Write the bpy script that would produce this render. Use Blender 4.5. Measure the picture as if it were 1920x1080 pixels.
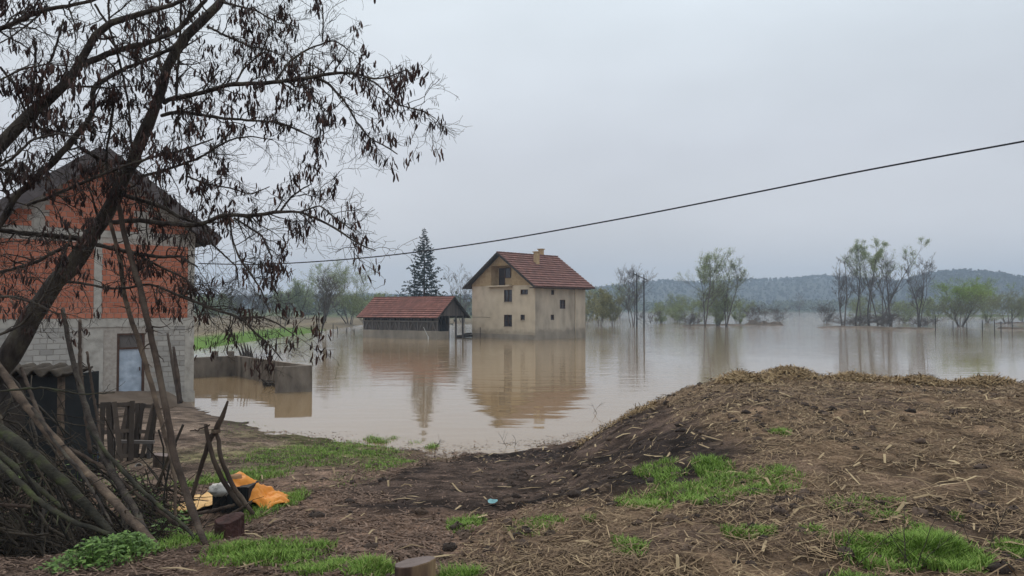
import bpy, math, random
import numpy as np
from mathutils import Vector

for o in list(bpy.data.objects): bpy.data.objects.remove(o)
S = bpy.context.scene
COL = S.collection
R = math.radians
rng = np.random.default_rng(7)
random.seed(7)

# ------------------------------------------------------------------ camera
FPX, HOR, CAMZ = 1400.0, 577.0, 3.7          # focal length and horizon in photo pixels, eye above the flood (m)
PITCH = math.atan((HOR - 540) / FPX)
cd = bpy.data.cameras.new('camera'); cam = bpy.data.objects.new('camera', cd); COL.objects.link(cam)
cd.sensor_width = 36; cd.lens = 36 * FPX / 1920; cd.clip_start = .1; cd.clip_end = 9000
cam.location = (0, 0, CAMZ); cam.rotation_euler = (math.pi / 2 + PITCH, 0, 0)
S.camera = cam

# ------------------------------------------------------------------ world: overcast
W = bpy.data.worlds.new('World'); S.world = W; W.use_nodes = True
nt = W.node_tree; nt.nodes.clear()
SUN_EL, SUN_AZ = R(48), R(-25)
sky = nt.nodes.new('ShaderNodeTexSky'); sky.sky_type = 'NISHITA'; sky.sun_disc = False
sky.sun_elevation = SUN_EL; sky.sun_rotation = SUN_AZ; sky.air_density = 1.5; sky.dust_density = 4.0
tc = nt.nodes.new('ShaderNodeTexCoord')
sep = nt.nodes.new('ShaderNodeSeparateXYZ'); nt.links.new(tc.outputs['Generated'], sep.inputs[0])
ramp = nt.nodes.new('ShaderNodeValToRGB')          # overcast cloud deck: brighter overhead, greyer low down
nt.links.new(sep.outputs['Z'], ramp.inputs[0])
cr = ramp.color_ramp
cr.elements[0].position = 0.0; cr.elements[0].color = (.75, .76, .80, 1)
cr.elements[1].position = 1.0; cr.elements[1].color = (1.36, 1.40, 1.40, 1)
for p, c in ((.10, (.72, .735, .78)), (.20, (.69, .72, .782)), (.38, (.80, .875, .94)), (.70, (1.12, 1.17, 1.19))):
    e = cr.elements.new(p); e.color = (*c, 1)
mp = nt.nodes.new('ShaderNodeMapping'); mp.inputs['Scale'].default_value = (1.3, 1.3, 3.2)
nt.links.new(tc.outputs['Generated'], mp.inputs[0])
nz = nt.nodes.new('ShaderNodeTexNoise'); nz.inputs['Scale'].default_value = 1.6; nz.inputs['Detail'].default_value = 5
nz.inputs['Roughness'].default_value = .45
nt.links.new(mp.outputs[0], nz.inputs['Vector'])
mr = nt.nodes.new('ShaderNodeMapRange'); mr.inputs[1].default_value = .3; mr.inputs[2].default_value = .7
mr.inputs[3].default_value = 8.9; mr.inputs[4].default_value = 11.0
nt.links.new(nz.outputs['Fac'], mr.inputs[0])
vm = nt.nodes.new('ShaderNodeVectorMath'); vm.operation = 'SCALE'
nt.links.new(ramp.outputs[0], vm.inputs[0]); nt.links.new(mr.outputs[0], vm.inputs['Scale'])
mix = nt.nodes.new('ShaderNodeMix'); mix.data_type = 'RGBA'; mix.inputs[0].default_value = .93
nt.links.new(sky.outputs[0], mix.inputs[6]); nt.links.new(vm.outputs[0], mix.inputs[7])
bg = nt.nodes.new('ShaderNodeBackground'); bg.inputs['Strength'].default_value = .1
nt.links.new(mix.outputs[2], bg.inputs[0])
wo = nt.nodes.new('ShaderNodeOutputWorld'); nt.links.new(bg.outputs[0], wo.inputs[0])

ld = bpy.data.lights.new('sun', 'SUN'); ld.energy = 1.3; ld.angle = R(40); ld.color = (1, .93, .84)
sun = bpy.data.objects.new('sun', ld); COL.objects.link(sun)
sun.rotation_euler = (math.pi / 2 - SUN_EL, 0, R(155) * -1)

S.view_settings.view_transform = 'Standard'; S.view_settings.look = 'None'
S.view_settings.exposure = 0.0; S.view_settings.gamma = 1.0; S.view_settings.use_curve_mapping = False
S.render.engine = 'CYCLES'
S.cycles.use_denoising = True
S.cycles.max_bounces = 5; S.cycles.diffuse_bounces = 2; S.cycles.glossy_bounces = 3; S.cycles.transparent_max_bounces = 6
S.cycles.volume_bounces = 0

# ------------------------------------------------------------------ helpers
def ray(px, py):
    x = (px - 960) / FPX; y = -(py - 540) / FPX
    c, s = math.cos(PITCH), math.sin(PITCH)
    return np.array([x, c - s * y, s + c * y])
def PX(px, py, Y):                                   # photo pixel at distance Y -> point in the place
    d = ray(px, py); t = Y / d[1]
    return np.array([d[0] * t, Y, CAMZ + d[2] * t])
def GX(px, py, z=0.0):                               # photo pixel -> point on the level z
    d = ray(px, py); t = (z - CAMZ) / d[2]
    return np.array([d[0] * t, d[1] * t, z])

def new_obj(name, me, mat=None, parent=None):
    o = bpy.data.objects.new(name, me); COL.objects.link(o)
    if mat is not None and me is not None and len(me.materials) == 0: me.materials.append(mat)
    if parent is not None: o.parent = parent
    return o
def empty(name, loc=(0, 0, 0), rz=0.0):
    o = bpy.data.objects.new(name, None); COL.objects.link(o)
    o.location = loc; o.rotation_euler = (0, 0, rz); o.empty_display_size = .2
    return o
def tag(o, label=None, cat=None, group=None, kind=None):
    if label: o['label'] = label
    if cat: o['category'] = cat
    if group: o['group'] = group
    if kind: o['kind'] = kind
    return o

def mesh_np(name, V, F, smooth=False):               # V (n,3), F (m,k) numpy
    V = np.asarray(V, dtype=np.float32); F = np.asarray(F, dtype=np.int32)
    me = bpy.data.meshes.new(name)
    m, k = F.shape
    me.vertices.add(len(V)); me.vertices.foreach_set('co', V.ravel())
    me.loops.add(m * k); me.loops.foreach_set('vertex_index', F.ravel())
    me.polygons.add(m); me.polygons.foreach_set('loop_start', np.arange(0, m * k, k, dtype=np.int32))
    me.polygons.foreach_set('use_smooth', np.full(m, smooth))
    me.update(calc_edges=True); me.validate()
    return me

class MB:
    """collects boxes, quads and prisms for ONE mesh"""
    def __init__(s): s.v = []; s.f = []
    def face(s, pts):
        n = len(s.v); s.v += [tuple(p) for p in pts]; s.f.append(tuple(range(n, n + len(pts)))); return s
    def box(s, a, b):
        (x0, y0, z0), (x1, y1, z1) = a, b
        n = len(s.v)
        s.v += [(x0,y0,z0),(x1,y0,z0),(x1,y1,z0),(x0,y1,z0),(x0,y0,z1),(x1,y0,z1),(x1,y1,z1),(x0,y1,z1)]
        s.f += [(n,n+3,n+2,n+1),(n+4,n+5,n+6,n+7),(n,n+1,n+5,n+4),(n+1,n+2,n+6,n+5),(n+2,n+3,n+7,n+6),(n+3,n,n+4,n+7)]
        return s
    def beam(s, p, q, w, h, up=(0, 0, 1)):           # rectangular bar from p to q
        p = Vector(p); q = Vector(q); d = (q - p).normalized()
        u = Vector(up)
        if abs(d.dot(u)) > .97: u = Vector((1, 0, 0))
        a = d.cross(u).normalized() * (w / 2); b = a.cross(d).normalized() * (h / 2)
        n = len(s.v)
        for c in (p, q):
            s.v += [tuple(c - a - b), tuple(c + a - b), tuple(c + a + b), tuple(c - a + b)]
        s.f += [(n,n+1,n+2,n+3),(n+7,n+6,n+5,n+4),(n,n+4,n+5,n+1),(n+1,n+5,n+6,n+2),(n+2,n+6,n+7,n+3),(n+3,n+7,n+4,n)]
        return s
    def build(s, name, mat, parent=None, smooth=False):
        me = bpy.data.meshes.new(name); me.from_pydata(s.v, [], s.f); me.update()
        if smooth: me.polygons.foreach_set('use_smooth', np.full(len(me.polygons), True))
        return new_obj(name, me, mat, parent)

def nrm(v): return v / np.maximum(np.linalg.norm(v, axis=-1, keepdims=True), 1e-9)

def tube_arrays(P, Rd, k=3):                         # P (M,N,3), Rd (M,N)
    M, N, _ = P.shape
    T = np.gradient(P, axis=1); T = nrm(T)
    ref = rng.normal(size=(M, 1, 3)); Tm = nrm(P[:, -1:, :] - P[:, :1, :] + 1e-6)
    ref = ref - (ref * Tm).sum(-1, keepdims=True) * Tm
    U = nrm(np.cross(T, np.broadcast_to(ref, T.shape))); Vv = np.cross(T, U)
    a = np.arange(k) * 2 * math.pi / k
    V = P[:, :, None, :] + Rd[:, :, None, None] * (np.cos(a)[None, None, :, None] * U[:, :, None, :] + np.sin(a)[None, None, :, None] * Vv[:, :, None, :])
    b = (np.arange(M) * N * k)[:, None, None]
    i = (np.arange(N - 1) * k)[None, :, None]; j = np.arange(k)[None, None, :]; j2 = (j + 1) % k
    F = np.stack([b + i + j, b + i + j2, b + i + k + j2, b + i + k + j], -1).reshape(-1, 4)
    return V.reshape(-1, 3), F
def cat_arrays(parts):
    V = []; F = []; n = 0
    for v, f in parts:
        V.append(v); F.append(f + n); n += len(v)
    return np.concatenate(V), np.concatenate(F)
def capped(P, Rd):
    P = np.concatenate([P[:, :1], P, P[:, -1:]], 1); P = P.copy()
    d0 = nrm(P[:, 2] - P[:, 1]); d1 = nrm(P[:, -2] - P[:, -3])
    P[:, 0] -= d0 * .002; P[:, -1] += d1 * .002
    z = np.full((len(Rd), 1), 1e-4)
    return P, np.concatenate([z, Rd, z], 1)
def resample(pts, n):
    pts = np.asarray(pts, float)
    d = np.r_[0, np.cumsum(np.linalg.norm(np.diff(pts[:, :3], axis=0), axis=1))]
    t = np.linspace(0, d[-1], n)
    out = np.stack([np.interp(t, d, pts[:, i]) for i in range(pts.shape[1])], 1)
    sm = out.copy(); sm[1:-1] = .25 * out[:-2] + .5 * out[1:-1] + .25 * out[2:]
    return sm

def grow(P, Rd, n, tmin=.2, tmax=1., ang=(45, 12), ratio=.5, N=5, up=.0, jit=.15, rr=.6, rtip=.002, absl=None, fade=.4, plane=None, endfade=0.):
    M, Np, _ = P.shape
    n = np.broadcast_to(np.asarray(n), (M,))
    idx = np.repeat(np.arange(M), n); K = len(idx)
    t = rng.uniform(tmin, tmax, K); f = t * (Np - 1); i0 = np.minimum(f.astype(int), Np - 2); w = (f - i0)[:, None]
    st = P[idx, i0] * (1 - w) + P[idx, i0 + 1] * w
    T = nrm(P[idx, i0 + 1] - P[idx, i0])
    r0 = (Rd[idx, i0] * (1 - w[:, 0]) + Rd[idx, i0 + 1] * w[:, 0]) * rr
    v = rng.normal(size=(K, 3))
    if plane is not None: v *= np.array(plane)
    v = nrm(v - (v * T).sum(-1, keepdims=True) * T)
    a = np.radians(rng.normal(ang[0], ang[1], K))[:, None]
    d = np.cos(a) * T + np.sin(a) * v
    if absl is None:
        L = np.linalg.norm(np.diff(P, axis=1), axis=-1).sum(1)[idx] * ratio * (1 - fade * t) * rng.uniform(.6, 1.25, K)
    else:
        L = rng.uniform(absl[0], absl[1], K) * (1 - endfade * t)
    Q = np.empty((K, N, 3)); Q[:, 0] = st
    step = (L / (N - 1))[:, None]
    for k in range(1, N):
        d = nrm(d + rng.normal(size=(K, 3)) * jit + np.array([0, 0, up]))
        Q[:, k] = Q[:, k - 1] + d * step
    s = np.linspace(0, 1, N)[None, :]
    r0 = np.maximum(r0, rtip)[:, None]
    return Q, r0 * (1 - s) + np.minimum(rtip, r0) * s

# value noise
_T = rng.random((256, 256))
def vnoise(x, y):
    xi = np.floor(x).astype(int); yi = np.floor(y).astype(int); fx = x - xi; fy = y - yi
    fx = fx * fx * (3 - 2 * fx); fy = fy * fy * (3 - 2 * fy)
    g = lambda a, b: _T[a & 255, b & 255]
    return (g(xi, yi) * (1 - fx) + g(xi + 1, yi) * fx) * (1 - fy) + (g(xi, yi + 1) * (1 - fx) + g(xi + 1, yi + 1) * fx) * fy
def fbm(x, y, s, o=4, g=.5):
    x = np.asarray(x, float) / s + 37.3; y = np.asarray(y, float) / s + 11.7
    a = 1.; t = 0.; n = 0.
    for _ in range(o):
        t = t + a * vnoise(x, y); n += a; a *= g; x = x * 2.03 + 5.1; y = y * 2.03 + 9.7
    return t / n
def sstep(a, b, x):
    t = np.clip((x - a) / (b - a), 0, 1); return t * t * (3 - 2 * t)

# ------------------------------------------------------------------ materials
def material(name, ramp, src='noise', scale=4., rough=.9, bump=None, spec=.25, detail=6., stretch=(1, 1, 1), metallic=0., trans=0., tide=None):
    m = bpy.data.materials.new(name); m.use_nodes = True
    n = m.node_tree.nodes; l = m.node_tree.links; p = n['Principled BSDF']
    p.inputs['Roughness'].default_value = rough; p.inputs['Specular IOR Level'].default_value = spec; p.inputs['Metallic'].default_value = metallic
    tcd = n.new('ShaderNodeTexCoord'); mpp = n.new('ShaderNodeMapping'); mpp.inputs['Scale'].default_value = stretch
    l.new(tcd.outputs['Object'], mpp.inputs[0])
    noise = n.new('ShaderNodeTexNoise'); noise.inputs['Scale'].default_value = scale; noise.inputs['Detail'].default_value = detail
    l.new(mpp.outputs[0], noise.inputs['Vector'])
    fac = noise.outputs['Fac']
    if src in ('island', 'object'):
        geo = n.new('ShaderNodeNewGeometry'); oi = n.new('ShaderNodeObjectInfo')
        ad = n.new('ShaderNodeMath'); ad.operation = 'ADD'
        l.new(geo.outputs['Random Per Island'], ad.inputs[0]); l.new(oi.outputs['Random'], ad.inputs[1])
        fr = n.new('ShaderNodeMath'); fr.operation = 'FRACT'; l.new(ad.outputs[0], fr.inputs[0])
        mixf = n.new('ShaderNodeMath'); mixf.operation = 'MULTIPLY_ADD'; mixf.inputs[1].default_value = .5
        l.new(noise.outputs['Fac'], mixf.inputs[0])
        hf = n.new('ShaderNodeMath'); hf.operation = 'MULTIPLY_ADD'; hf.inputs[1].default_value = .75; hf.inputs[2].default_value = -.12
        l.new(fr.outputs[0], hf.inputs[0]); l.new(hf.outputs[0], mixf.inputs[2])
        fac = mixf.outputs[0]
    rp = n.new('ShaderNodeValToRGB'); l.new(fac, rp.inputs[0])
    el = rp.color_ramp.elements
    el[0].position = ramp[0][0]; el[0].color = (*ramp[0][1], 1); el[1].position = ramp[-1][0]; el[1].color = (*ramp[-1][1], 1)
    for q, c in ramp[1:-1]:
        e = el.new(q); e.color = (*c, 1)
    out = rp.outputs[0]
    if tide:                                         # damp, silt-stained foot of the wall with a ragged edge
        sp_ = n.new('ShaderNodeSeparateXYZ'); l.new(tcd.outputs['Object'], sp_.inputs[0])
        t1 = n.new('ShaderNodeTexNoise'); t1.inputs['Scale'].default_value = 1.6; t1.inputs['Detail'].default_value = 6; l.new(tcd.outputs['Object'], t1.inputs['Vector'])
        t2 = n.new('ShaderNodeMath'); t2.operation = 'MULTIPLY_ADD'; t2.inputs[1].default_value = -1.1; l.new(t1.outputs['Fac'], t2.inputs[0]); l.new(sp_.outputs['Z'], t2.inputs[2])
        t3 = n.new('ShaderNodeMapRange'); t3.inputs[1].default_value = tide - .75; t3.inputs[2].default_value = tide - .3; t3.inputs[3].default_value = .68; t3.inputs[4].default_value = 1.; l.new(t2.outputs[0], t3.inputs[0])
        t4 = n.new('ShaderNodeVectorMath'); t4.operation = 'SCALE'; l.new(out, t4.inputs[0]); l.new(t3.outputs[0], t4.inputs['Scale']); out = t4.outputs[0]
    l.new(out, p.inputs['Base Color'])
    if bump:
        bn = n.new('ShaderNodeTexNoise'); bn.inputs['Scale'].default_value = bump[0]; bn.inputs['Detail'].default_value = 6
        l.new(mpp.outputs[0], bn.inputs['Vector'])
        b = n.new('ShaderNodeBump'); b.inputs['Strength'].default_value = bump[1]; b.inputs['Distance'].default_value = bump[2]
        l.new(bn.outputs['Fac'], b.inputs['Height']); l.new(b.outputs[0], p.inputs['Normal'])
    if trans: p.inputs['Subsurface Weight'].default_value = 0
    return m

M = {}
M['bark'] = material('locust_bark', [(.3, (.024, .019, .017)), (.5, (.060, .049, .042)), (.66, (.098, .085, .066)), (.8, (.105, .108, .062))], scale=9, bump=(45, .9, .03), stretch=(1, 1, .4))
M['pod'] = material('seed_pod', [(.1, (.018, .011, .011)), (.6, (.052, .027, .023)), (.95, (.11, .055, .040))], src='island', rough=.55)
M['pole'] = material('weathered_pole', [(.3, (.028, .020, .016)), (.5, (.065, .046, .036)), (.72, (.115, .088, .066))], scale=6, bump=(40, .8, .02), stretch=(1, 1, .3))
M['polelight'] = material('barkless_pole', [(.3, (.045, .034, .027)), (.5, (.11, .080, .060)), (.66, (.17, .125, .09)), (.75, (.28, .205, .14))], scale=7, bump=(35, .7, .02))
M['mosslog'] = material('mossy_log', [(.3, (.020, .019, .015)), (.5, (.045, .042, .030)), (.66, (.07, .082, .032))], scale=5, bump=(30, .9, .02))
M['brush'] = material('brushwood', [(.05, (.012, .011, .009)), (.5, (.035, .028, .022)), (.95, (.075, .06, .042))], src='island', scale=6, bump=(40, .6, .02))
M['brick'] = material('hollow_brick', [(.1, (.38, .132, .082)), (.45, (.44, .160, .098)), (.75, (.49, .185, .115)), (.95, (.43, .175, .118))], src='object', scale=5, rough=.9, bump=(60, .4, .01))
M['block'] = material('concrete_block', [(.1, (.29, .278, .26)), (.5, (.37, .356, .332)), (.95, (.46, .442, .412))], src='object', scale=12, bump=(70, .6, .012))
M['mortar'] = material('mortar', [(.3, (.30, .27, .24)), (.7, (.44, .40, .36))], scale=8, bump=(50, .5, .01))
M['concrete'] = material('poured_concrete', [(.28, (.28, .262, .235)), (.5, (.40, .38, .345)), (.75, (.50, .476, .435))], scale=3.5, bump=(25, .5, .02))
M['oldconc'] = material('stained_concrete', [(.3, (.085, .072, .060)), (.45, (.165, .140, .116)), (.7, (.25, .218, .182))], scale=2.2, bump=(22, .6, .02), stretch=(1, 1, .45))
M['stucco'] = material('ochre_render', [(.28, (.42, .345, .255)), (.42, (.52, .435, .325)), (.55, (.565, .475, .358)), (.72, (.61, .52, .40))], scale=.9, bump=(14, .35, .02), stretch=(1, 1, .8), tide=1.0)
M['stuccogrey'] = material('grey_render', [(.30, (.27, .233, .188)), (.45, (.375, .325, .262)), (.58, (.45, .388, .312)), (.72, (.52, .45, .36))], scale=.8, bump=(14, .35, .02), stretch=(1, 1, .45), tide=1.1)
M['ybrick'] = material('pale_brick', [(.3, (.35, .245, .135)), (.6, (.46, .335, .195))], scale=3, bump=(10, .4, .02))
M['tile'] = material('roof_tile', [(.05, (.125, .066, .056)), (.4, (.18, .088, .072)), (.75, (.215, .104, .086)), (.97, (.27, .138, .115))], src='island', scale=1.2, rough=.8)
M['tilebarn'] = material('barn_roof_tile', [(.05, (.15, .066, .052)), (.4, (.205, .084, .066)), (.75, (.24, .098, .076)), (.97, (.30, .132, .105))], src='island', scale=1.2, rough=.8)
M['darkwood'] = material('dark_timber', [(.3, (.025, .021, .020)), (.7, (.065, .054, .046))], scale=6, stretch=(1, 1, .15), bump=(20, .5, .01))
M['greywood'] = material('grey_timber', [(.1, (.075, .068, .066)), (.5, (.125, .112, .106)), (.95, (.19, .17, .155))], src='island', scale=5, stretch=(1, 1, .15), bump=(30, .6, .01))
M['plankdark'] = material('dark_planks', [(.1, (.085, .072, .063)), (.5, (.125, .106, .092)), (.95, (.17, .145, .125))], src='island', scale=5, stretch=(1, 1, .15), bump=(30, .6, .01))
M['postwood'] = material('pale_timber', [(.1, (.125, .113, .105)), (.5, (.165, .150, .138)), (.95, (.21, .19, .172))], src='island', scale=5, stretch=(1, 1, .15), bump=(30, .6, .01))
M['palletwood'] = material('pallet_timber', [(.1, (.035, .027, .022)), (.5, (.062, .048, .039)), (.95, (.10, .078, .062))], src='island', scale=8, bump=(40, .7, .01))
M['frame'] = material('window_frame', [(.3, (.055, .030, .022)), (.7, (.095, .052, .036))], scale=8, rough=.6)
M['pane'] = material('window_glass', [(.3, (.030, .026, .028)), (.7, (.055, .048, .050))], scale=1, rough=.08, spec=.5)
M['sheet'] = material('bare_sheet_metal', [(.3, (.27, .33, .40)), (.5, (.36, .43, .52)), (.7, (.46, .53, .62))], scale=3.5, rough=.42, bump=(5, .6, .03), spec=.5)
M['soffit'] = material('grey_sheet_roof', [(.3, (.075, .064, .066)), (.7, (.115, .10, .10))], scale=4, rough=.7, bump=(15, .4, .01))
M['black'] = material('black_tar_sheet', [(.3, (.008, .010, .012)), (.7, (.018, .020, .022))], scale=4, rough=.7)
M['spruce'] = material('spruce_needles', [(.1, (.012, .022, .024)), (.5, (.022, .038, .038)), (.95, (.038, .058, .052))], src='island', rough=.8)
M['twig'] = material('bare_twigs', [(.1, (.07, .060, .053)), (.5, (.11, .096, .084)), (.95, (.15, .13, .112))], src='island')
M['twiggreen'] = material('willow_twigs', [(.1, (.12, .118, .07)), (.5, (.17, .168, .095)), (.95, (.22, .21, .125))], src='island')
M['leafpale'] = material('young_willow_leaf', [(.1, (.19, .24, .10)), (.5, (.27, .335, .14)), (.95, (.35, .42, .19))], src='island', rough=.7)
M['leafbright'] = material('bright_willow_leaf', [(.1, (.16, .26, .05)), (.5, (.24, .36, .075)), (.95, (.32, .44, .11))], src='island', rough=.7)
M['leafyel'] = material('yellow_green_leaf', [(.1, (.22, .21, .08)), (.5, (.29, .275, .10)), (.95, (.37, .345, .14))], src='island', rough=.7)
M['grass'] = material('grass_blade', [(.08, (.085, .155, .024)), (.45, (.150, .265, .040)), (.8, (.225, .34, .07)), (.93, (.32, .33, .12)), (.99, (.36, .30, .16))], src='island', scale=1.5, rough=.7)
M['weed'] = material('nettle_leaf', [(.1, (.050, .105, .022)), (.5, (.10, .19, .040)), (.95, (.17, .28, .065))], src='island', rough=.6)
M['straw'] = material('straw', [(.0, (.065, .042, .029)), (.4, (.15, .102, .064)), (.75, (.28, .20, .12)), (1., (.46, .36, .22))], src='island', scale=3)
M['chip'] = material('bark_chip', [(.05, (.045, .029, .022)), (.5, (.135, .088, .065)), (.88, (.23, .158, .118)), (1., (.38, .28, .21))], src='island', scale=3)
M['stalk'] = material('maize_stalk', [(.1, (.17, .12, .07)), (.95, (.42, .33, .20))], src='island', scale=5)
M['tarp'] = material('orange_tarp', [(.3, (.56, .19, .018)), (.7, (.74, .29, .035))], scale=5, rough=.5, bump=(18, .5, .02))
M['tarpyel'] = material('faded_tarp', [(.3, (.60, .34, .10)), (.5, (.68, .42, .15)), (.7, (.50, .26, .07))], scale=7, rough=.5, bump=(14, .5, .02))
M['white'] = material('white_plastic', [(.3, (.42, .41, .38)), (.7, (.62, .61, .58))], scale=10, rough=.5, bump=(25, .6, .02))
M['blue'] = material('blue_plastic', [(.3, (.03, .22, .55)), (.7, (.05, .30, .68))], scale=5, rough=.35)
M['cyan'] = material('turquoise_rag', [(.3, (.08, .22, .25)), (.7, (.20, .38, .41))], scale=12, rough=.7)
M['cutwood'] = material('sawn_wood', [(.3, (.20, .105, .055)), (.7, (.36, .21, .11))], scale=7, stretch=(1, 1, .2), bump=(40, .4, .01))
M['cutgrey'] = material('old_sawn_face', [(.3, (.12, .095, .088)), (.7, (.20, .16, .148))], scale=14, bump=(60, .5, .01), stretch=(.3, 1, 1))
M['stumpred'] = material('damp_stump', [(.3, (.030, .016, .014)), (.6, (.075, .036, .032)), (.8, (.12, .06, .052))], scale=9, bump=(30, .9, .02))
M['stumpbark'] = material('split_bark', [(.35, (.035, .022, .018)), (.5, (.10, .062, .044)), (.62, (.20, .135, .08)), (.75, (.30, .22, .12))], scale=11, bump=(30, .9, .02), stretch=(1, 1, .12))
M['cable'] = material('black_cable', [(.3, (.012, .014, .02)), (.7, (.02, .022, .03))], rough=.6)
M['utility'] = material('utility_wood', [(.3, (.025, .024, .024)), (.7, (.05, .046, .042))], scale=3)
M['hill'] = material('wooded_slope', [(.3, (.030, .036, .030)), (.7, (.055, .058, .042))], scale=.02)
M['hilltree'] = material('hillside_crowns', [(.1, (.030, .032, .028)), (.5, (.042, .046, .036)), (.8, (.05, .058, .036)), (.95, (.062, .068, .045))], src='island')
M['mud'] = material('muddy_bank', [(.3, (.07, .055, .042)), (.7, (.14, .11, .085))], scale=.6, bump=(4, .6, .05))
M['ramp'] = material('muddy_slab', [(.3, (.11, .083, .063)), (.7, (.19, .145, .11))], scale=1.5, bump=(12, .5, .02))

# ------------------------------------------------------------------ ground
shore = np.array([(-40, 45), (-24, 36), (-17, 32), (-12.6, 29.2), (-11, 27.3), (-9.6, 25.4), (-8, 23.4), (-6.3, 22.0), (-3.8, 20.5), (-2.6, 19.6), (-1.8, 19.0), (-.1, 19.6), (1., 20.3), (2.2, 21.3), (4, 22.4), (9, 23.5), (14, 22.3), (19, 20.5), (30, 19)])
mound_poly = np.array([(-.6, 6.2), (-.1, 8.2), (.1, 10.), (.35, 13), (.8, 16), (1.5, 18.8), (2.6, 20.8), (4.8, 22.3), (7, 22.6), (10, 22.4), (13, 21), (14.4, 19), (15.5, 15), (18, 12), (22, 8), (22, -4), (-1.2, -4), (-1, 4)])
def sd_poly(x, y, poly):
    d = np.full(np.shape(x), 1e9); ins = np.zeros(np.shape(x), bool); n = len(poly)
    for i in range(n):
        a = poly[i]; b = poly[(i + 1) % n]
        ex, ey = b - a; wx = x - a[0]; wy = y - a[1]
        t = np.clip((wx * ex + wy * ey) / (ex * ex + ey * ey), 0, 1)
        d = np.minimum(d, np.hypot(wx - ex * t, wy - ey * t))
        c = (a[1] <= y) != (b[1] <= y)
        xx = a[0] + (y - a[1]) / (ey if abs(ey) > 1e-9 else 1e-9) * ex
        ins ^= c & (x < xx)
    return np.where(ins, d, -d)
bumps = [(1392, 692, 17.6, .20, .5), (1480, 686, 18.2, .24, .7), (1600, 702, 18.4, .05, .5), (1722, 706, 17.2, .14, .6), (1840, 712, 17., .08, .5)]
def land_far(x, y):
    # left bank and field
    e = -27 - .055 * np.clip(y - 66, 0, 200) + 2.2 * (fbm(x, y, 14) - .5) + np.where(y < 66, (66 - y) * .35, 0) * -1
    h = np.where(y > 42, sstep(-1, 3.5, e - x) * .75 - .25 + np.clip((e - x) / 60, 0, 2) * .9, -.6)
    h = np.maximum(h, sstep(160, 176, y - .25 * np.abs(x + 10)) * sstep(30, 10, x) * .9 - .5)
    # strip on the far right
    yl = 262 + np.clip(235 - x, -60, 400) * .95
    st = sstep(0, 6, y - yl) * sstep(90, 40, y - yl) * sstep(150, 190, x)
    h = np.maximum(h, st * 1.3 - .6)
    h = np.maximum(h, sstep(0, 30, y - 640 - .2 * np.abs(x)) * 2.2 - .6)
    return h
def height(x, y, fine=True):
    x = np.asarray(x, float); y = np.asarray(y, float)
    ys = np.interp(x, shore[:, 0], shore[:, 1]) + (fbm(x, y, 1.6, 4) - .5) * 1.5 + (fbm(x, y, .35, 3) - .5) * .7
    d = ys - y
    base = np.interp(y, [-60, 0, 5, 8, 12, 16, 19, 24, 30, 40], [2.1, 2.05, 1.9, 1.48, .92, .47, .3, .22, .25, .3])
    b = np.where(d > 0, base * sstep(-.6, 5.0, d) + .012 * np.clip(d, 0, 3), .06 * d)
    b = np.maximum(b, -.6)
    b = np.where(d > 0, b - .14 * sstep(1.2, 0, d) * .3, b)
    dip = np.exp(-(((x + 5.4) / 1.9) ** 2 + ((y - 7.6) / 1.35) ** 2))
    b = b - .75 * dip
    sd = sd_poly(x, y, mound_poly) + (fbm(x, y, 1.1, 3) - .5) * .7
    top = np.interp(y, [-4, 4, 5, 7, 10, 14, 18, 24], [2.0, 1.93, 1.93, 2.0, 2.07, 2.07, 1.93, 1.75])
    top = top + .16 * (fbm(x, y, 2.3, 3) - .5)
    for px, py, Y, a, r in bumps:
        c = PX(px, py, Y); top = top + a * np.exp(-(((x - c[0]) ** 2 + (y - Y) ** 2) / (r * r)))
    wd = np.interp(x, [3, 7], [4.2, 2.6]); t = sstep(0., 1, sd / wd) * .45 + .55 * np.clip(sd / wd, 0, 1); t = t * (2 - t) * .5 + t * .5
    b = np.maximum(b, b + (top - b) * t)
    if fine:
        near = sstep(40, 25, y) * sstep(-30, -20, x)
        b = b + near * (.06 * (fbm(x + 3, y, .19, 2) - .5) + .085 * (fbm(x, y, .42, 4, .6) - .5) + np.where(sd > 0, .17, .05) * (fbm(x + 40, y, .9, 5) - .5)) * sstep(-.5, 1.2, np.maximum(d, sd))
    far = land_far(x, y)
    return np.where((y > 38) & (d < 3), np.maximum(far, np.where(d > 0, b, -.6)), b)

def graded(a, b, step, lo, hi, g=1.09):
    m = list(np.arange(a, b, step)); x = b; s = step
    while x < hi: m.append(x); s *= g; x += s
    m.append(hi); x = a; s = step; l = []
    while True:
        s *= g; x -= s
        if x < lo: break
        l.append(x)
    return np.array([lo] + l[::-1] + m)
gx = graded(-9, 13, .075, -1450, 1450, 1.075); gy = graded(4.2, 23, .075, -60, 1750, 1.055)
XX, YY = np.meshgrid(gx, gy); ZZ = height(XX, YY)
nx, ny = len(gx), len(gy)
idx = np.arange(nx * ny).reshape(ny, nx)
F = np.stack([idx[:-1, :-1], idx[:-1, 1:], idx[1:, 1:], idx[1:, :-1]], -1).reshape(-1, 4)
me = mesh_np('ground', np.stack([XX, YY, ZZ], -1).reshape(-1, 3), F, True)
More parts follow.
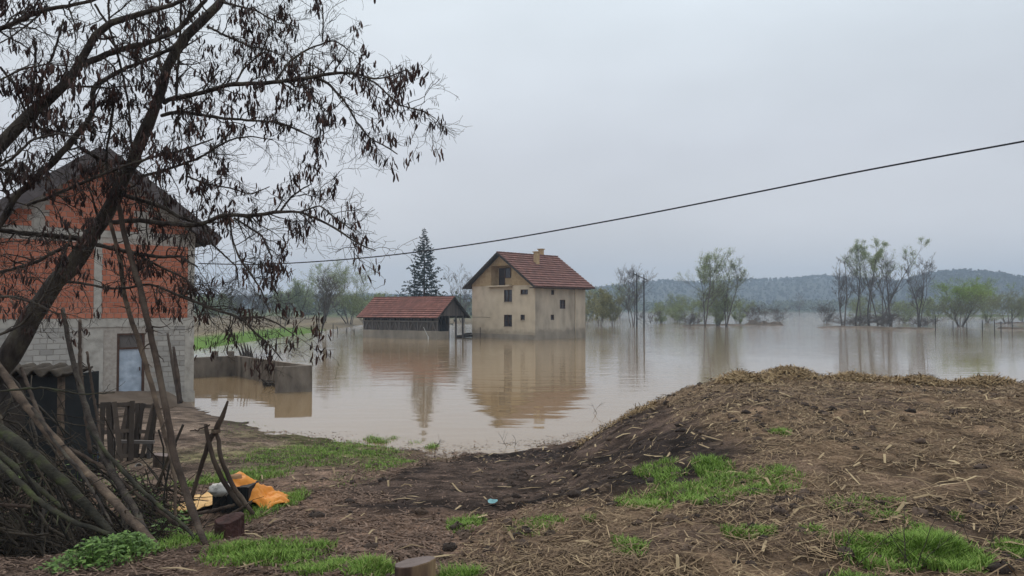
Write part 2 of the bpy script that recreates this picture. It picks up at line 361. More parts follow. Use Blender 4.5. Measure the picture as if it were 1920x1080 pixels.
# soil kinds
def soil(x, y, z):
    n1 = fbm(x, y, .8, 5)[..., None]; n2 = fbm(x + 70, y, 3.2, 4)[..., None]; n3 = fbm(x, y + 50, .25, 3)[..., None]
    sd = sd_poly(x, y, mound_poly)
    A = np.array
    chips = A((.165, .108, .078)) * (.62 + .75 * n1); mudp = A((.150, .113, .088)) * (.7 + .6 * n1)
    strw = A((.140, .096, .063)) * (.62 + .75 * n1); dark = A((.021, .016, .015)) * (.6 + .8 * n1)
    moss = A((.115, .125, .040)) * (.6 + .8 * n1)
    c = chips
    k = (sstep(9, 15, y + 1.1 * np.clip(-x - 4, 0, 3)) * sstep(-1.5, -5, x))[..., None]
    c = c * (1 - k) + mudp * k
    k = (sstep(.25, .62, fbm(x + 9, y, 1.7, 4)) * sstep(13.0, 15.5, y) * sstep(-9, -5.5, x) * sstep(-.4, -2.2, x) * .75)[..., None]
    c = c * (1 - k) + moss * k
    k = sstep(.2, 1.4, sd)[..., None]; c = c * (1 - k) + strw * k
    # rotted dark heap on the flank, darker blotches elsewhere
    k = (sstep(3.1, 2.1, np.abs(sd - .35) + 2.2 * (fbm(x, y, 1.3, 5) - .5)) * sstep(7.2, 8.6, y) * sstep(21, 18.5, y) * sstep(3.8, 2.4, x) * .96)[..., None]
    c = c * (1 - k) + dark * k
    k = (sstep(.50, .64, n2[..., 0]) * .75 * sstep(24, 20, y))[..., None]; c = c * (1 - k) + A((.075, .053, .043)) * k
    c = c * (.55 + .9 * sstep(.3, .7, n3)) * (.75 + .5 * sstep(.3, .7, fbm(x + 20, y + 9, .6, 3)[..., None]))
    # far land
    f = sstep(38, 46, y)[..., None]
    grn = A((.095, .165, .035)) * (.7 + .6 * n2); brn = A((.140, .115, .080)) * (.7 + .6 * n2); tan = A((.21, .175, .12)) * (.7 + .6 * n2)
    e = (-27 - .055 * np.clip(y - 66, 0, 200)) - x
    g = (sstep(9, 4.5, e + 3 * (n2[..., 0] - .5)) * sstep(128, 110, y))[..., None]
    t = (sstep(4.5, 7, e) * sstep(11, 8, e))[..., None]
    fc = brn * (1 - g) + grn * g; fc = fc * (1 - t * .6) + tan * t * .6
    farg = sstep(200, 260, y)[..., None]; fc = fc * (1 - farg) + A((.085, .10, .05)) * (.7 + .6 * n2) * farg
    c = c * (1 - f) + fc * f
    wet = (sstep(.16, .0, z) * sstep(45, 30, y))[..., None]                # soaked soil at the flood's edge is darker
    return c * (1 - .38 * wet)
C = soil(XX, YY, ZZ).reshape(-1, 3)
ca = me.color_attributes.new('soil', 'FLOAT_COLOR', 'POINT')
ca.data.foreach_set('color', np.concatenate([C, np.ones((len(C), 1))], 1).astype(np.float32).ravel())
gm = bpy.data.materials.new('soil_and_litter'); gm.use_nodes = True
n = gm.node_tree.nodes; l = gm.node_tree.links; p = n['Principled BSDF']; p.inputs['Roughness'].default_value = .95; p.inputs['Specular IOR Level'].default_value = .06
at = n.new('ShaderNodeAttribute'); at.attribute_name = 'soil'
tcd = n.new('ShaderNodeTexCoord'); a1 = n.new('ShaderNodeTexNoise'); a1.inputs['Scale'].default_value = 34; a1.inputs['Detail'].default_value = 8; a1.inputs['Roughness'].default_value = .7
l.new(tcd.outputs['Object'], a1.inputs['Vector'])
rm = n.new('ShaderNodeMapRange'); rm.inputs[1].default_value = .3; rm.inputs[2].default_value = .7; rm.inputs[3].default_value = .3; rm.inputs[4].default_value = 1.8
l.new(a1.outputs['Fac'], rm.inputs[0])
vs = n.new('ShaderNodeVectorMath'); vs.operation = 'SCALE'; l.new(at.outputs['Color'], vs.inputs[0]); l.new(rm.outputs[0], vs.inputs['Scale'])
l.new(vs.outputs[0], p.inputs['Base Color'])
bp = n.new('ShaderNodeBump'); bp.inputs['Strength'].default_value = .9; bp.inputs['Distance'].default_value = .04
l.new(a1.outputs['Fac'], bp.inputs['Height']); l.new(bp.outputs[0], p.inputs['Normal'])
tag(new_obj('ground', me, gm), 'brown muddy ground covered with bark and straw litter', 'ground', kind='structure')

# ground under a photo pixel
_ys = np.concatenate([np.arange(3.2, 30, .04), np.arange(30, 60, .25)])
def GP(px, py):
    d = ray(px, py); t = _ys / d[1]
    zz = CAMZ + d[2] * t; hh = np.maximum(height(d[0] * t, _ys, False), 0.)
    k = np.argmax(zz <= hh)
    return np.array([d[0] * t[k], _ys[k], float(height(d[0] * t[k], _ys[k]))])

# ------------------------------------------------------------------ flood water
wm = bpy.data.materials.new('muddy_flood_water'); wm.use_nodes = True
n = wm.node_tree.nodes; l = wm.node_tree.links; p = n['Principled BSDF']
p.inputs['Base Color'].default_value = (.255, .18, .103, 1); p.inputs['Roughness'].default_value = .035; p.inputs['IOR'].default_value = 1.36; p.inputs['Specular IOR Level'].default_value = .62
tcd = n.new('ShaderNodeTexCoord')
mpp = n.new('ShaderNodeMapping'); mpp.inputs['Scale'].default_value = (.30, 1., 1.); mpp.inputs['Rotation'].default_value = (0, 0, R(5)); l.new(tcd.outputs['Object'], mpp.inputs[0])
w1 = n.new('ShaderNodeTexNoise'); w1.inputs['Scale'].default_value = 2.1; w1.inputs['Detail'].default_value = 3; l.new(mpp.outputs[0], w1.inputs['Vector'])
w2 = n.new('ShaderNodeTexNoise'); w2.inputs['Scale'].default_value = .035; w2.inputs['Detail'].default_value = 2; l.new(tcd.outputs['Object'], w2.inputs['Vector'])
sx = n.new('ShaderNodeSeparateXYZ'); l.new(tcd.outputs['Object'], sx.inputs[0])
wr = n.new('ShaderNodeMapRange'); wr.inputs[1].default_value = 24; wr.inputs[2].default_value = 210; wr.inputs[3].default_value = .0025; wr.inputs[4].default_value = .10   # sheltered near the bank
l.new(sx.outputs['Y'], wr.inputs[0])
w3 = n.new('ShaderNodeMapRange'); w3.inputs[1].default_value = .35; w3.inputs[2].default_value = .65; w3.inputs[3].default_value = .45; w3.inputs[4].default_value = 1.3
l.new(w2.outputs['Fac'], w3.inputs[0])
ml = n.new('ShaderNodeMath'); ml.operation = 'MULTIPLY'; l.new(wr.outputs[0], ml.inputs[0]); l.new(w3.outputs[0], ml.inputs[1])
bp = n.new('ShaderNodeBump'); bp.inputs['Strength'].default_value = 1.; l.new(w1.outputs['Fac'], bp.inputs['Height']); l.new(ml.outputs[0], bp.inputs['Distance'])
w4 = n.new('ShaderNodeTexNoise'); w4.inputs['Scale'].default_value = .75; w4.inputs['Detail'].default_value = 1.5; l.new(mpp.outputs[0], w4.inputs['Vector'])
m4 = n.new('ShaderNodeMath'); m4.operation = 'MULTIPLY'; m4.inputs[1].default_value = .016; l.new(w3.outputs[0], m4.inputs[0])
b2 = n.new('ShaderNodeBump'); b2.inputs['Strength'].default_value = 1.; l.new(w4.outputs['Fac'], b2.inputs['Height']); l.new(m4.outputs[0], b2.inputs['Distance']); l.new(bp.outputs[0], b2.inputs['Normal'])
l.new(b2.outputs[0], p.inputs['Normal'])
tag(MB().face([(-1440, 12, 0), (1440, 12, 0), (1440, 1740, 0), (-1440, 1740, 0)]).build('flood_water', wm), 'muddy brown flood water over the fields', 'water', kind='structure')

# low mud banks and drift lines breaking the surface far out
def drift(name, pts, w, h, label):
    pts = resample(np.array(pts, float), 60); V = []; F = []
    for i, (x, y) in enumerate(pts):
        ww = w * (.35 + fbm(x, y, 3)) ; hh = h * (.1 + 1.4 * fbm(x + 5, y, 2.2, 4)) * min(1, i / 4, (59 - i) / 4)
        V += [(x, y - ww, -.1), (x, y - ww * .3, hh), (x, y + ww * .4, hh * .8), (x, y + ww, -.1)]
    for i in range(59):
        for j in range(3): F.append((4*i+j, 4*i+4+j, 4*i+5+j, 4*i+1+j))
    tag(new_obj(name, mesh_np(name, V, F, True), M['mud']), label, 'mud bank', kind='structure')
def gxy(px, py): g = GX(px, py); return (g[0], g[1])
drift('mud_bank', [gxy(1275, 611), gxy(1340, 610), gxy(1420, 609.5), gxy(1475, 611)], .9, .3, 'thin dark mud bank under the willow clump')
drift('mud_bank', [gxy(1395, 609), gxy(1430, 607), gxy(1468, 609)], 1.6, .8, 'heap of drift mud around the low bare shrub')
drift('mud_bank', [gxy(1530, 614), gxy(1600, 613), gxy(1680, 616), gxy(1760, 617.5)], .8, .28, 'dark mud bank under the tall poplars')
drift('mud_bank', [gxy(1865, 607), gxy(1900, 606), gxy(1960, 605.5)], .6, .35, 'short upper mud bank at the right edge')
drift('mud_bank', [gxy(1870, 616), gxy(1905, 617), gxy(1970, 618)], .6, .3, 'short lower mud bank at the right edge')

# ------------------------------------------------------------------ hills
def hill(name, prof, Yr, Y0, label, canopy, ntree, seed):
    px = np.array([q[0] for q in prof], float); zz = np.array([CAMZ + (HOR - q[1]) / FPX * Yr - canopy for q in prof])
    xs = (px - 960) / FPX * Yr
    X = np.linspace(xs[0], xs[-1], 150); Y = np.concatenate([np.linspace(Y0, Yr, 22), np.linspace(Yr + 20, Yr + 160, 6)])
    G, H = np.meshgrid(X, Y)
    def hz(x, y):
        z = np.interp(x, xs, zz); t = sstep(Y0, Yr, y)
        back = np.clip((y - Yr) / 260, 0, 1)
        return (z * (.15 * t + .85 * t ** 1.2) + 6 * (fbm(x, y, 70, 3) - .5) * t) * (1 - back * .6) + .1
    Z = hz(G, H); nX, nY = len(X), len(Y); id_ = np.arange(nX * nY).reshape(nY, nX)
    Fq = np.stack([id_[:-1, :-1], id_[:-1, 1:], id_[1:, 1:], id_[1:, :-1]], -1).reshape(-1, 4)
    tag(new_obj(name, mesh_np(name, np.stack([G, H, Z], -1).reshape(-1, 3), Fq, True), M['hill']), label, 'hill', kind='structure')
    x = rng.uniform(xs[0], xs[-1], ntree); y = Y0 + (Yr + 40 - Y0) * rng.random(ntree) ** .55; z = hz(x, y)
    hh = canopy * rng.uniform(.5, 1.25, ntree)
    K = 12
    u = nrm(rng.normal(size=(ntree, K, 3))) * (rng.random((ntree, K, 1)) ** .4)
    c = np.stack([x, y, z + hh * .62], -1)[:, None, :] + u * np.stack([hh * .36, hh * .36, hh * .42], -1)[:, None, :]
    return c.reshape(-1, 3), np.repeat(hh * .2, K)
def leaf_cloud(c, s, asp=1.):                       # small random quads
    K = len(c); s = np.broadcast_to(s, (K,))[:, None]
    a = nrm(rng.normal(size=(K, 3))); b = nrm(np.cross(a, rng.normal(size=(K, 3))))
    V = np.stack([c - a * s - b * s * asp, c + a * s - b * s * asp * .6, c + a * s * .7 + b * s * asp, c - a * s * .8 + b * s * asp * .7], 1).reshape(-1, 3)
    return V, np.arange(K * 4).reshape(-1, 4)
profA = [(-700, 552), (-200, 556), (200, 560), (420, 556), (560, 552), (700, 551), (850, 553), (1000, 549), (1080, 543), (1160, 534), (1240, 525), (1300, 528), (1400, 524), (1440, 521), (1490, 519), (1535, 514), (1570, 518), (1650, 524), (1700, 528), (1760, 532), (1900, 540), (2200, 525), (2600, 540)]
profB = [(1560, 572), (1640, 548), (1690, 528), (1735, 513), (1770, 506), (1800, 504), (1830, 507), (1860, 514), (1920, 523), (2000, 530), (2150, 533), (2400, 528), (2700, 540)]
cA, sA = hill('hill', profA, 1300, 900, 'long blue hazy wooded ridge on the horizon', 5.5, 15000, 1)
cB, sB = hill('hill', profB, 980, 740, 'nearer darker wooded hill at the far right', 5.5, 8000, 2)
V, F = leaf_cloud(np.concatenate([cA, cB]), np.concatenate([sA, sB]))
tag(new_obj('hillside_wood', mesh_np('hillside_wood', V, F), M['hilltree']), 'far woods covering the hazy hills', 'woods', kind='stuff')

# ------------------------------------------------------------------ roofs, walls
def tiles(name, mat, parent, x0, x1, ridge, eave, flip, course=.5, wid=.26):
    """ridge/eave: (y,z) in the building's frame, tiles laid from eave up, lips proud"""
    (yr, zr), (ye, ze) = ridge, eave
    L = math.hypot(yr - ye, zr - ze); nc = max(3, int(L / course)); nw = max(3, int((x1 - x0) / wid))
    dy, dz = (yr - ye) / L, (zr - ze) / L; ny_, nz_ = (-dz, dy) if dy > 0 else (dz, -dy)
    if nz_ < 0: ny_, nz_ = -ny_, -nz_
    c = L / nc; w = (x1 - x0) / nw
    V = []; F = []
    for i in range(nc):
        for j in range(nw):
            o = rng.uniform(-.006, .006, 3); t0, t1 = i * c - .02, (i + 1) * c + .01
            lo, hi = .13 + o[0] * .5, .012
            xa, xb = x0 + j * w + .004, x0 + (j + 1) * w - .004
            n0 = len(V)
            for xx, a in ((xa, 0), (xb, 0)):
                V.append((xx, ye + dy * t0 + ny_ * lo, ze + dz * t0 + nz_ * lo))
            for xx in (xb, xa): V.append((xx, ye + dy * t1 + ny_ * hi, ze + dz * t1 + nz_ * hi))
            for xx in (xa, xb): V.append((xx, ye + dy * t0 + ny_ * .005, ze + dz * t0 + nz_ * .005))
            V.append(((xa + xb) / 2, ye + dy * t0 + ny_ * (lo + .018), ze + dz * t0 + nz_ * (lo + .018)))
            V.append(((xa + xb) / 2, ye + dy * t1 + ny_ * (hi + .016), ze + dz * t1 + nz_ * (hi + .016)))
            F += [(n0, n0 + 6, n0 + 7, n0 + 3), (n0 + 6, n0 + 1, n0 + 2, n0 + 7), (n0 + 4, n0 + 5, n0 + 1, n0)]
    o = new_obj(name, mesh_np(name, V, F), mat, parent); o['kind'] = 'stuff'; return o
def swapxy(o):                                      # lay a roof built along x along y instead
    me = o.data; n = len(me.vertices); a = np.empty(n * 3, np.float32); me.vertices.foreach_get('co', a); a = a.reshape(-1, 3)
    a = np.stack([a[:, 1], a[:, 0], a[:, 2]], -1); me.vertices.foreach_set('co', a.ravel()); me.update(); return o

def wall_strips(mb, mk, cuts, zlow, top, holes):
    """mk(u,z) -> point. cuts: sorted u; top(u): height; holes: (u0,u1,z0,z1)"""
    us = sorted(set(list(cuts) + [h[0] for h in holes] + [h[1] for h in holes]))
    for a, b in zip(us[:-1], us[1:]):
        hs = sorted([(h[2], h[3]) for h in holes if h[0] <= a + 1e-6 and h[1] >= b - 1e-6])
        z = zlow
        for h0, h1 in hs:
            mb.face([mk(a, z), mk(b, z), mk(b, h0), mk(a, h0)]); z = h1
        mb.face([mk(a, z), mk(b, z), mk(b, top(b)), mk(a, top(a))])
    return mb
def on_plane(frame, px, py, axis, val):              # photo pixel -> point on a wall plane of a building frame
    o, ang = frame; d = ray(px, py); c, s = math.cos(ang), math.sin(ang)
    rx, ry = -o[0], -o[1]
    ox, oy = c * rx + s * ry, -s * rx + c * ry; dx, dy = c * d[0] + s * d[1], -s * d[0] + c * d[1]
    t = (val - ox) / dx if axis == 0 else (val - oy) / dy
    return np.array([ox + dx * t, oy + dy * t, CAMZ + d[2] * t])

# ------------------------------------------------------------------ rendered house in the flood
HO = (2.5, 86.3); HA = math.atan2(.699, -.715)
house = tag(empty('flooded_house', (HO[0], HO[1], 0), HA), 'tall ochre rendered house with red tiled roof standing in the flood', 'house')
HW, HL, EZ, RZ = 10.5, 9.5, 6.62, 10.2
top = lambda u: EZ + (RZ - EZ) * (1 - abs(u - HW / 2) / (HW / 2))
fr = (HO, HA)
def wrect(axis, val, x0, y0, x1, y1):
    a = on_plane(fr, x0, y0, axis, val); b = on_plane(fr, x1, y1, axis, val); k = 0 if axis == 1 else 1
    return (min(a[k], b[k]), max(a[k], b[k]), min(a[2], b[2]), max(a[2], b[2]))
gw = [wrect(1, 0, 945, 590, 960, 612.6), wrect(1, 0, 945, 543.4, 960, 566), wrect(1, 0, 976, 542.8, 990, 552), wrect(1, 0, 976, 590, 984, 600)]
rec = wrect(1, 0, 921, 499, 960.5, 534.8)
sw = [wrect(0, 0, 1033.5, 543.5, 1039, 553), wrect(0, 0, 1049.5, 562, 1060, 579), wrect(0, 0, 1032.5, 590, 1039, 600)]
ZB = rec[2] - .02
mb = MB(); wall_strips(mb, lambda u, z: (u, 0, z), [0, HW], -1.2, lambda u: ZB if ZB < EZ else EZ, gw)
mb.face([(HW, 0, -1.2), (HW, -HL, -1.2), (HW, -HL, EZ), (HW, 0, EZ)]).face([(0, -HL, -1.2), (HW, -HL, -1.2), (HW, -HL, EZ), (0, -HL, EZ)]).face([(0, -HL, EZ), (HW, -HL, EZ), (HW / 2, -HL, RZ)])
mb.build('gable_wall', M['stucco'], house)
mb = MB(); wall_strips(mb, lambda u, z: (0, u, z), [-HL, 0], -1.2, lambda u: EZ, sw)
o = mb.build('side_wall', M['stuccogrey'], house); o['label'] = 'grey streaked side wall of the house'
# brick gable with a recessed balcony
zb = min(ZB, EZ)
mb = MB(); wall_strips(mb, lambda u, z: (u, .03, z), [0, HW / 2, HW], zb, top, [rec])
D = 1.15
a, b, c, d = rec
mb.face([(a, .03, c), (a, -D, c), (a, -D, d), (a, .03, d)]).face([(b, .03, c), (b, -D, c), (b, -D, d), (b, .03, d)]).face([(a, .03, d), (b, .03, d), (b, -D, d), (a, -D, d)]).face([(a, -D, c), (b, -D, c), (b, -D, d), (a, -D, d)])
mb.build('brick_gable', M['ybrick'], house)
mb = MB()
for i in range(int((RZ - zb) / .105)):               # raised courses of the unrendered gable
    z = zb + .02 + i * .105; half = HW / 2 * (1 - max(0, (z + .075 - EZ)) / (RZ - EZ))
    if half < .3: break
    for u0, u1 in ((HW / 2 - half, a), (b, HW / 2 + half)) if c < z + .07 and z < d else ((HW / 2 - half, HW / 2 + half),):
        u0 = max(u0, 0); u1 = min(u1, HW)
        if u1 - u0 > .1: mb.box((u0, .032, z), (u1, .05, z + .075))
o = mb.build('brick_course', M['ybrick'], house); o['kind'] = 'stuff'
MB().box((a - .1, -D, c - .14), (b + .35, .62, c)).build('balcony_slab', M['stucco'], house)
MB().box((0, .002, -1.2), (HW, .05, .55)).box((-.05, -HL, -1.2), (-.002, .05, .5)).build('plinth', M['stuccogrey'], house)
MB().box((-.03, -.25, .5), (.02, .04, EZ - .1)).build('corner_strip', M['stucco'], house)
def window(name, r, axis, val, out, nx_, nz_, depth=.16, parent=house):
    u0, u1, z0, z1 = r
    P3 = (lambda u, q, z: (u, val - out * q, z)) if axis == 1 else (lambda u, q, z: (val - out * q, u, z))
    mb = MB(); t = .07
    def bx(ua, ub, za, zb_, q0, q1):
        A = P3(ua, q0, za); B = P3(ub, q1, zb_); mb.box(tuple(map(min, A, B)), tuple(map(max, A, B)))
    bx(u0, u1, z0, z0 + t, 0.02, depth); bx(u0, u1, z1 - t, z1, 0.02, depth); bx(u0, u0 + t, z0 + t, z1 - t, .02, depth); bx(u1 - t, u1, z0 + t, z1 - t, .02, depth)
    for i in range(1, nx_):
        uu = u0 + (u1 - u0) * i / nx_; bx(uu - .03, uu + .03, z0 + t, z1 - t, .05, depth - .02)
    for i in range(1, nz_):
        q = z0 + (z1 - z0) * i / nz_; bx(u0 + t, u1 - t, q - .025, q + .025, .055, depth - .025)
    w = mb.build(name, M['frame'], parent)
    for i in range(nx_):
        for j in range(nz_):
            ua = u0 + (u1 - u0) * i / nx_; ub = u0 + (u1 - u0) * (i + 1) / nx_; za = z0 + (z1 - z0) * j / nz_; zc = z0 + (z1 - z0) * (j + 1) / nz_
            q = depth - .01 - .003 * ((i + j) % 2)
            MB().face([P3(ua, q, za), P3(ub, q, za), P3(ub, q, zc), P3(ua, q, zc)]).build('pane', M['pane'], w)
    return w
window('window', gw[0], 1, 0, 1, 2, 2); window('window', gw[1], 1, 0, 1, 2, 2); window('window', gw[2], 1, 0, 1, 2, 1); window('window', gw[3], 1, 0, 1, 1, 1)
for i, r in enumerate(sw): window('window', r, 0, 0, -1, 2 if i == 1 else 1, 2 if i == 1 else 1)
bw = wrect(1, -D, 936.5, 503, 958, 521); bd = wrect(1, -D, 948, 503, 958, 534)
zt = bw[3]; zm = bw[2]; um = (bw[0] + bw[1]) / 2
window('window', (bw[0], um - .01, zm, zt), 1, -D + .12, 1, 1, 1, .1)
window('balcony_door', (um + .01, bw[1], c + .05, zt), 1, -D + .12, 1, 1, 2, .1)
# roof
OH, GO = .85, .8; sl = (RZ - EZ) / (HW / 2); ez = EZ - OH * sl
roof = MB()
for s in (-1, 1):
    xe = HW / 2 + s * (HW / 2 + OH)
    roof.face([(xe, GO, ez), (HW / 2, GO, RZ), (HW / 2, -HL - GO, RZ), (xe, -HL - GO, ez)])
    roof.face([(xe, GO, ez + .12), (HW / 2, GO, RZ + .12), (HW / 2, -HL - GO, RZ + .12), (xe, -HL - GO, ez + .12)])
    roof.face([(xe, GO, ez), (xe, -HL - GO, ez), (xe, -HL - GO, ez + .12), (xe, GO, ez + .12)])
roof = roof.build('roof', M['darkwood'], house)
for s in (-1, 1):
    xe = HW / 2 + s * (HW / 2 + OH)
    swapxy(tiles('roof_tile', M['tile'], roof, -HL - GO, GO, (HW / 2, RZ + .12), (xe, ez + .12), s))
    mb = MB().beam((xe, GO + .02, ez + .05), (HW / 2, GO + .02, RZ + .05), .04, .24); mb.build('bargeboard', M['darkwood'], roof)
mb = MB()
for i in range(34):
    y = GO - i * (HL + 2 * GO) / 34; mb.beam((HW / 2, y, RZ + .2 + .012 * (i % 2)), (HW / 2, y - .34, RZ + .2 + .012 * (i % 2)), .24, .12)
o = mb.build('ridge_tile', M['tile'], roof); o['kind'] = 'stuff'
mb = MB()
for i in range(14):
    y = .5 - i * .78; mb.box((-OH + .05, y, ez + .01 - .1), (.1, y + .1, ez + .02))
o = mb.build('rafter_end', M['darkwood'], roof); o['kind'] = 'stuff'
def chimney(px, ybase, ytop, u, lbl):
    p0 = on_plane(fr, px, ytop, 0, u); y = p0[1]; z = p0[2]
    zr = RZ - abs(u - HW / 2) * sl
    ch = MB().box((u - .26, y - .26, zr - .4), (u + .26, y + .26, z - .12)).build('chimney', M['ybrick'], roof); ch['label'] = lbl
    MB().box((u - .36, y - .36, z - .12), (u + .36, y + .36, z)).build('chimney_cap', M['ybrick'], roof)
    MB().box((u - .33, y - .33, zr - .38), (u + .33, y + .33, zr - .02)).build('flashing', M['white'], roof)
chimney(1006, 500, 471.5, HW / 2 - 1.75, 'lower chimney in front of the ridge'); chimney(1014.5, 484, 466.5, HW / 2 + .35, 'upper chimney on the ridge')
pd = on_plane(fr, 1079, 560, 0, -.1)[1]
MB().beam((-.1, pd, -.8), (-.1, pd, ez + .1), .09, .09).build('downpipe', M['stucco'], house)
MB().beam((-OH - .06, GO, ez + .03), (-OH - .06, -HL - GO, ez + .03), .1, .09).build('gutter', M['frame'], roof)
for r in gw:
    MB().box((r[0] - .06, .052, r[2] - .05), (r[1] + .06, .12, r[2] - .004)).build('window_sill', M['stuccogrey'], house)
MB().beam((8.9, .1, -.6), (8.9, .1, 1.3), .05, .05).build('pipe', M['frame'], house)
mb = MB().beam((7.2, .01, 2.5), (8.6, .01, 2.55), .02, .035).beam((8.6, .01, 2.55), (10.4, .01, 2.5), .02, .03); mb.build('crack', M['darkwood'], house)

# ------------------------------------------------------------------ barn
BO = (-8.79, 87.8); BA = math.atan2(.547, -.837)
barn = tag(empty('barn', (BO[0], BO[1], 0), BA), 'low timber barn with red tiled roof beside the flooded house', 'barn')
BL, BW, BE, BR = 12., 5.24, 2.85, 4.92
fb = (BO, BA)
MB().box((0, -.32, -1), (BL, 0, .95)).box((0, -2.2, -1), (.3, -.32, .9)).box((BL - .3, -BW, -1), (BL, -.32, .95)).build('plinth', M['stuccogrey'], barn)
MB().box((.02, -.36, .96), (BL - .02, -.34, 2.95)).box((.05, -2.25, .5), (BL, -2.2, 3.6)).box((BL - .1, -BW, .96), (BL - .05, -.36, 2.9)).build('inner_wall', M['darkwood'], barn)
mb = MB(); x = .06
while x < BL - .1:
    w = rng.uniform(.12, .2); hh = 1.98 + rng.uniform(-.05, .05)
    mb.box((x, -.26 + rng.uniform(-.01, .01), .96), (x + w - .018, -.22, hh)); x += w
x = .06
while x < BL:
    w = rng.uniform(.14, .2)
    if rng.random() < .75: mb.box((x, -.33, 2.0), (x + w - .02, -.3, 2.85))
    x += w
o = mb.build('wall_plank', M['plankdark'], barn); o['kind'] = 'stuff'
NP = 9
for i in range(NP):
    x = .08 + i * (BL - .16) / (NP - 1)
    MB().box((x - .07, -.2, .95), (x + .07, -.06, 2.98)).build('post', M['postwood'], barn)
    if i < NP - 1:
        dx = (BL - .16) / (NP - 1); xm = x + dx / 2
        MB().beam((xm - .52, -.1, .98), (xm - .06, -.1, 1.95), .09, .07, (0, 1, 0)).build('brace', M['postwood'], barn)
        MB().beam((xm + .52, -.1, .98), (xm + .06, -.1, 1.95), .09, .07, (0, 1, 0)).build('brace', M['postwood'], barn)
MB().box((0, -.2, 1.98), (BL, -.02, 2.14)).build('rail', M['postwood'], barn)
MB().box((0, -.22, 2.86), (BL, -.04, 2.98)).build('wall_plate', M['darkwood'], barn)
for yy in (-2.3, -BW + .1, -3.75):
    MB().box((.02, yy - .08, -1), (.18, yy + .08, 2.9)).build('post', M['greywood'], barn)
for i in range(1, 5):
    MB().box((i * 2.9, -BW + .02, -1), (i * 2.9 + .16, -BW + .18, 2.9)).build('post', M['greywood'], barn)
MB().beam((.05, -2.3, 2.78), (.05, -BW, 2.78), .14, .16).build('tie_beam', M['darkwood'], barn)
MB().beam((.04, -.4, .95), (.04, -1.1, 2.75), .1, .1, (1, 0, 0)).build('brace', M['darkwood'], barn)
MB().beam((.04, -2.1, .95), (.04, -1.4, 2.75), .1, .1, (1, 0, 0)).build('brace', M['darkwood'], barn)
mb = MB()
for i in range(26):
    x0 = rng.uniform(.08, .8); y0 = rng.uniform(-2.1, -.4); mb.beam((x0, y0, .95 + rng.uniform(0, .5)), (x0 + rng.uniform(-.1, 1.4), y0 + rng.uniform(-.3, .3), 1.0 + rng.uniform(0, .9)), .06, .05)
o = mb.build('stored_timber', M['darkwood'], barn); o['kind'] = 'stuff'
mb = MB(); y = 0.; btop = lambda y: BE + (BR - BE) * (1 - abs(y + BW / 2) / (BW / 2))
while y > -BW + .05:
    w = rng.uniform(.14, .2); y1 = max(y - w + .015, -BW); q = -.05 + rng.uniform(-.012, .012)
    mb.face([(q, y, 2.72), (q, y1, 2.72), (q, y1, btop(y1)), (q, y, btop(y))])
    mb.face([(q + .03, y, 2.72), (q + .03, y1, 2.72), (q + .03, y1, btop(y1)), (q + .03, y, btop(y))]); y -= w
o = mb.build('gable_board', M['greywood'], barn); o['kind'] = 'stuff'
bs = (BR - BE) / (BW / 2); bo = .55; be = BE - bo * bs; bg_ = .55
mb = MB()
for s in (-1, 1):
    ye = -BW / 2 + s * (BW / 2 + bo)
    mb.face([(-bg_, ye, be), (-bg_, -BW / 2, BR), (BL + bg_, -BW / 2, BR), (BL + bg_, ye, be)]).face([(-bg_, ye, be + .06), (-bg_, -BW / 2, BR + .06), (BL + bg_, -BW / 2, BR + .06), (BL + bg_, ye, be + .06)])
    mb.beam((-bg_ - .02, ye, be), (-bg_ - .02, -BW / 2, BR), .05, .16)
broof = mb.build('roof', M['darkwood'], barn)
for s in (-1, 1):
    ye = -BW / 2 + s * (BW / 2 + bo); tiles('roof_tile', M['tilebarn'], broof, -bg_, BL + bg_, (-BW / 2, BR + .07), (ye, be + .07), s, .39, .26)
mb = MB()
for i in range(36):
    x = -bg_ + i * (BL + 2 * bg_) / 36; mb.beam((x, -BW / 2, BR + .13 + .01 * (i % 2)), (x + .36, -BW / 2, BR + .13 + .01 * (i % 2)), .22, .1)
o = mb.build('ridge_tile', M['tilebarn'], broof); o['kind'] = 'stuff'
# plank lying in the bay, white post
g = GX(803, 636); tag(MB().box((g[0] - .06, g[1] - .06, -.6), (g[0] + .06, g[1] + .06, .35)).beam((g[0], g[1], .2), (g[0] - .6, g[1] + .3, 1.4), .05, .05).build('marker_post', M['white']), 'short white post in the water by the open barn bay', 'post')
g0 = PX(870, 629.5, 93.5); 
tag(MB().beam((g0[0] - .9, 93, .12), (g0[0] + 1., 93.6, .2), .5, .3).beam((g0[0] - .1, 93, .42), (g0[0] + .9, 93.5, .5), .4, .2).build('timber_stack', M['darkwood']), 'dark timbers lying between the barn and the house', 'timber')

# ------------------------------------------------------------------ brick house on the left
LO = (-12.6, 29.6); LA = math.atan2(-.636, -.77)
lh = tag(empty('brick_house', (LO[0], LO[1], 0), LA), 'unfinished red brick house above a grey block ground floor', 'house')
fl = (LO, LA); LW, LD = 6.75, 8.5; LEZ, LRZ = 6.80, 9.32; ZF = 3.28
ltop = lambda u: LEZ + (LRZ - LEZ) * (1 - abs(u - LW / 2) / (LW / 2))
door = (1.78, 2.74, .52, 2.74)
mb = MB(); wall_strips(mb, lambda u, z: (u, -.014, z), [0, LW / 2, LW], -.8, ltop, [door])
mb.face([(0, -.014, -.8), (0, -LD, -.8), (0, -LD, LEZ), (0, -.014, LEZ)]).face([(LW, -.014, -.8), (LW, -LD, -.8), (LW, -LD, LEZ), (LW, -.014, LEZ)]).face([(0, -LD, -.8), (LW, -LD, -.8), (LW, -LD, LEZ), (0, -LD, LEZ)])
mb.build('wall_core', M['mortar'], lh)
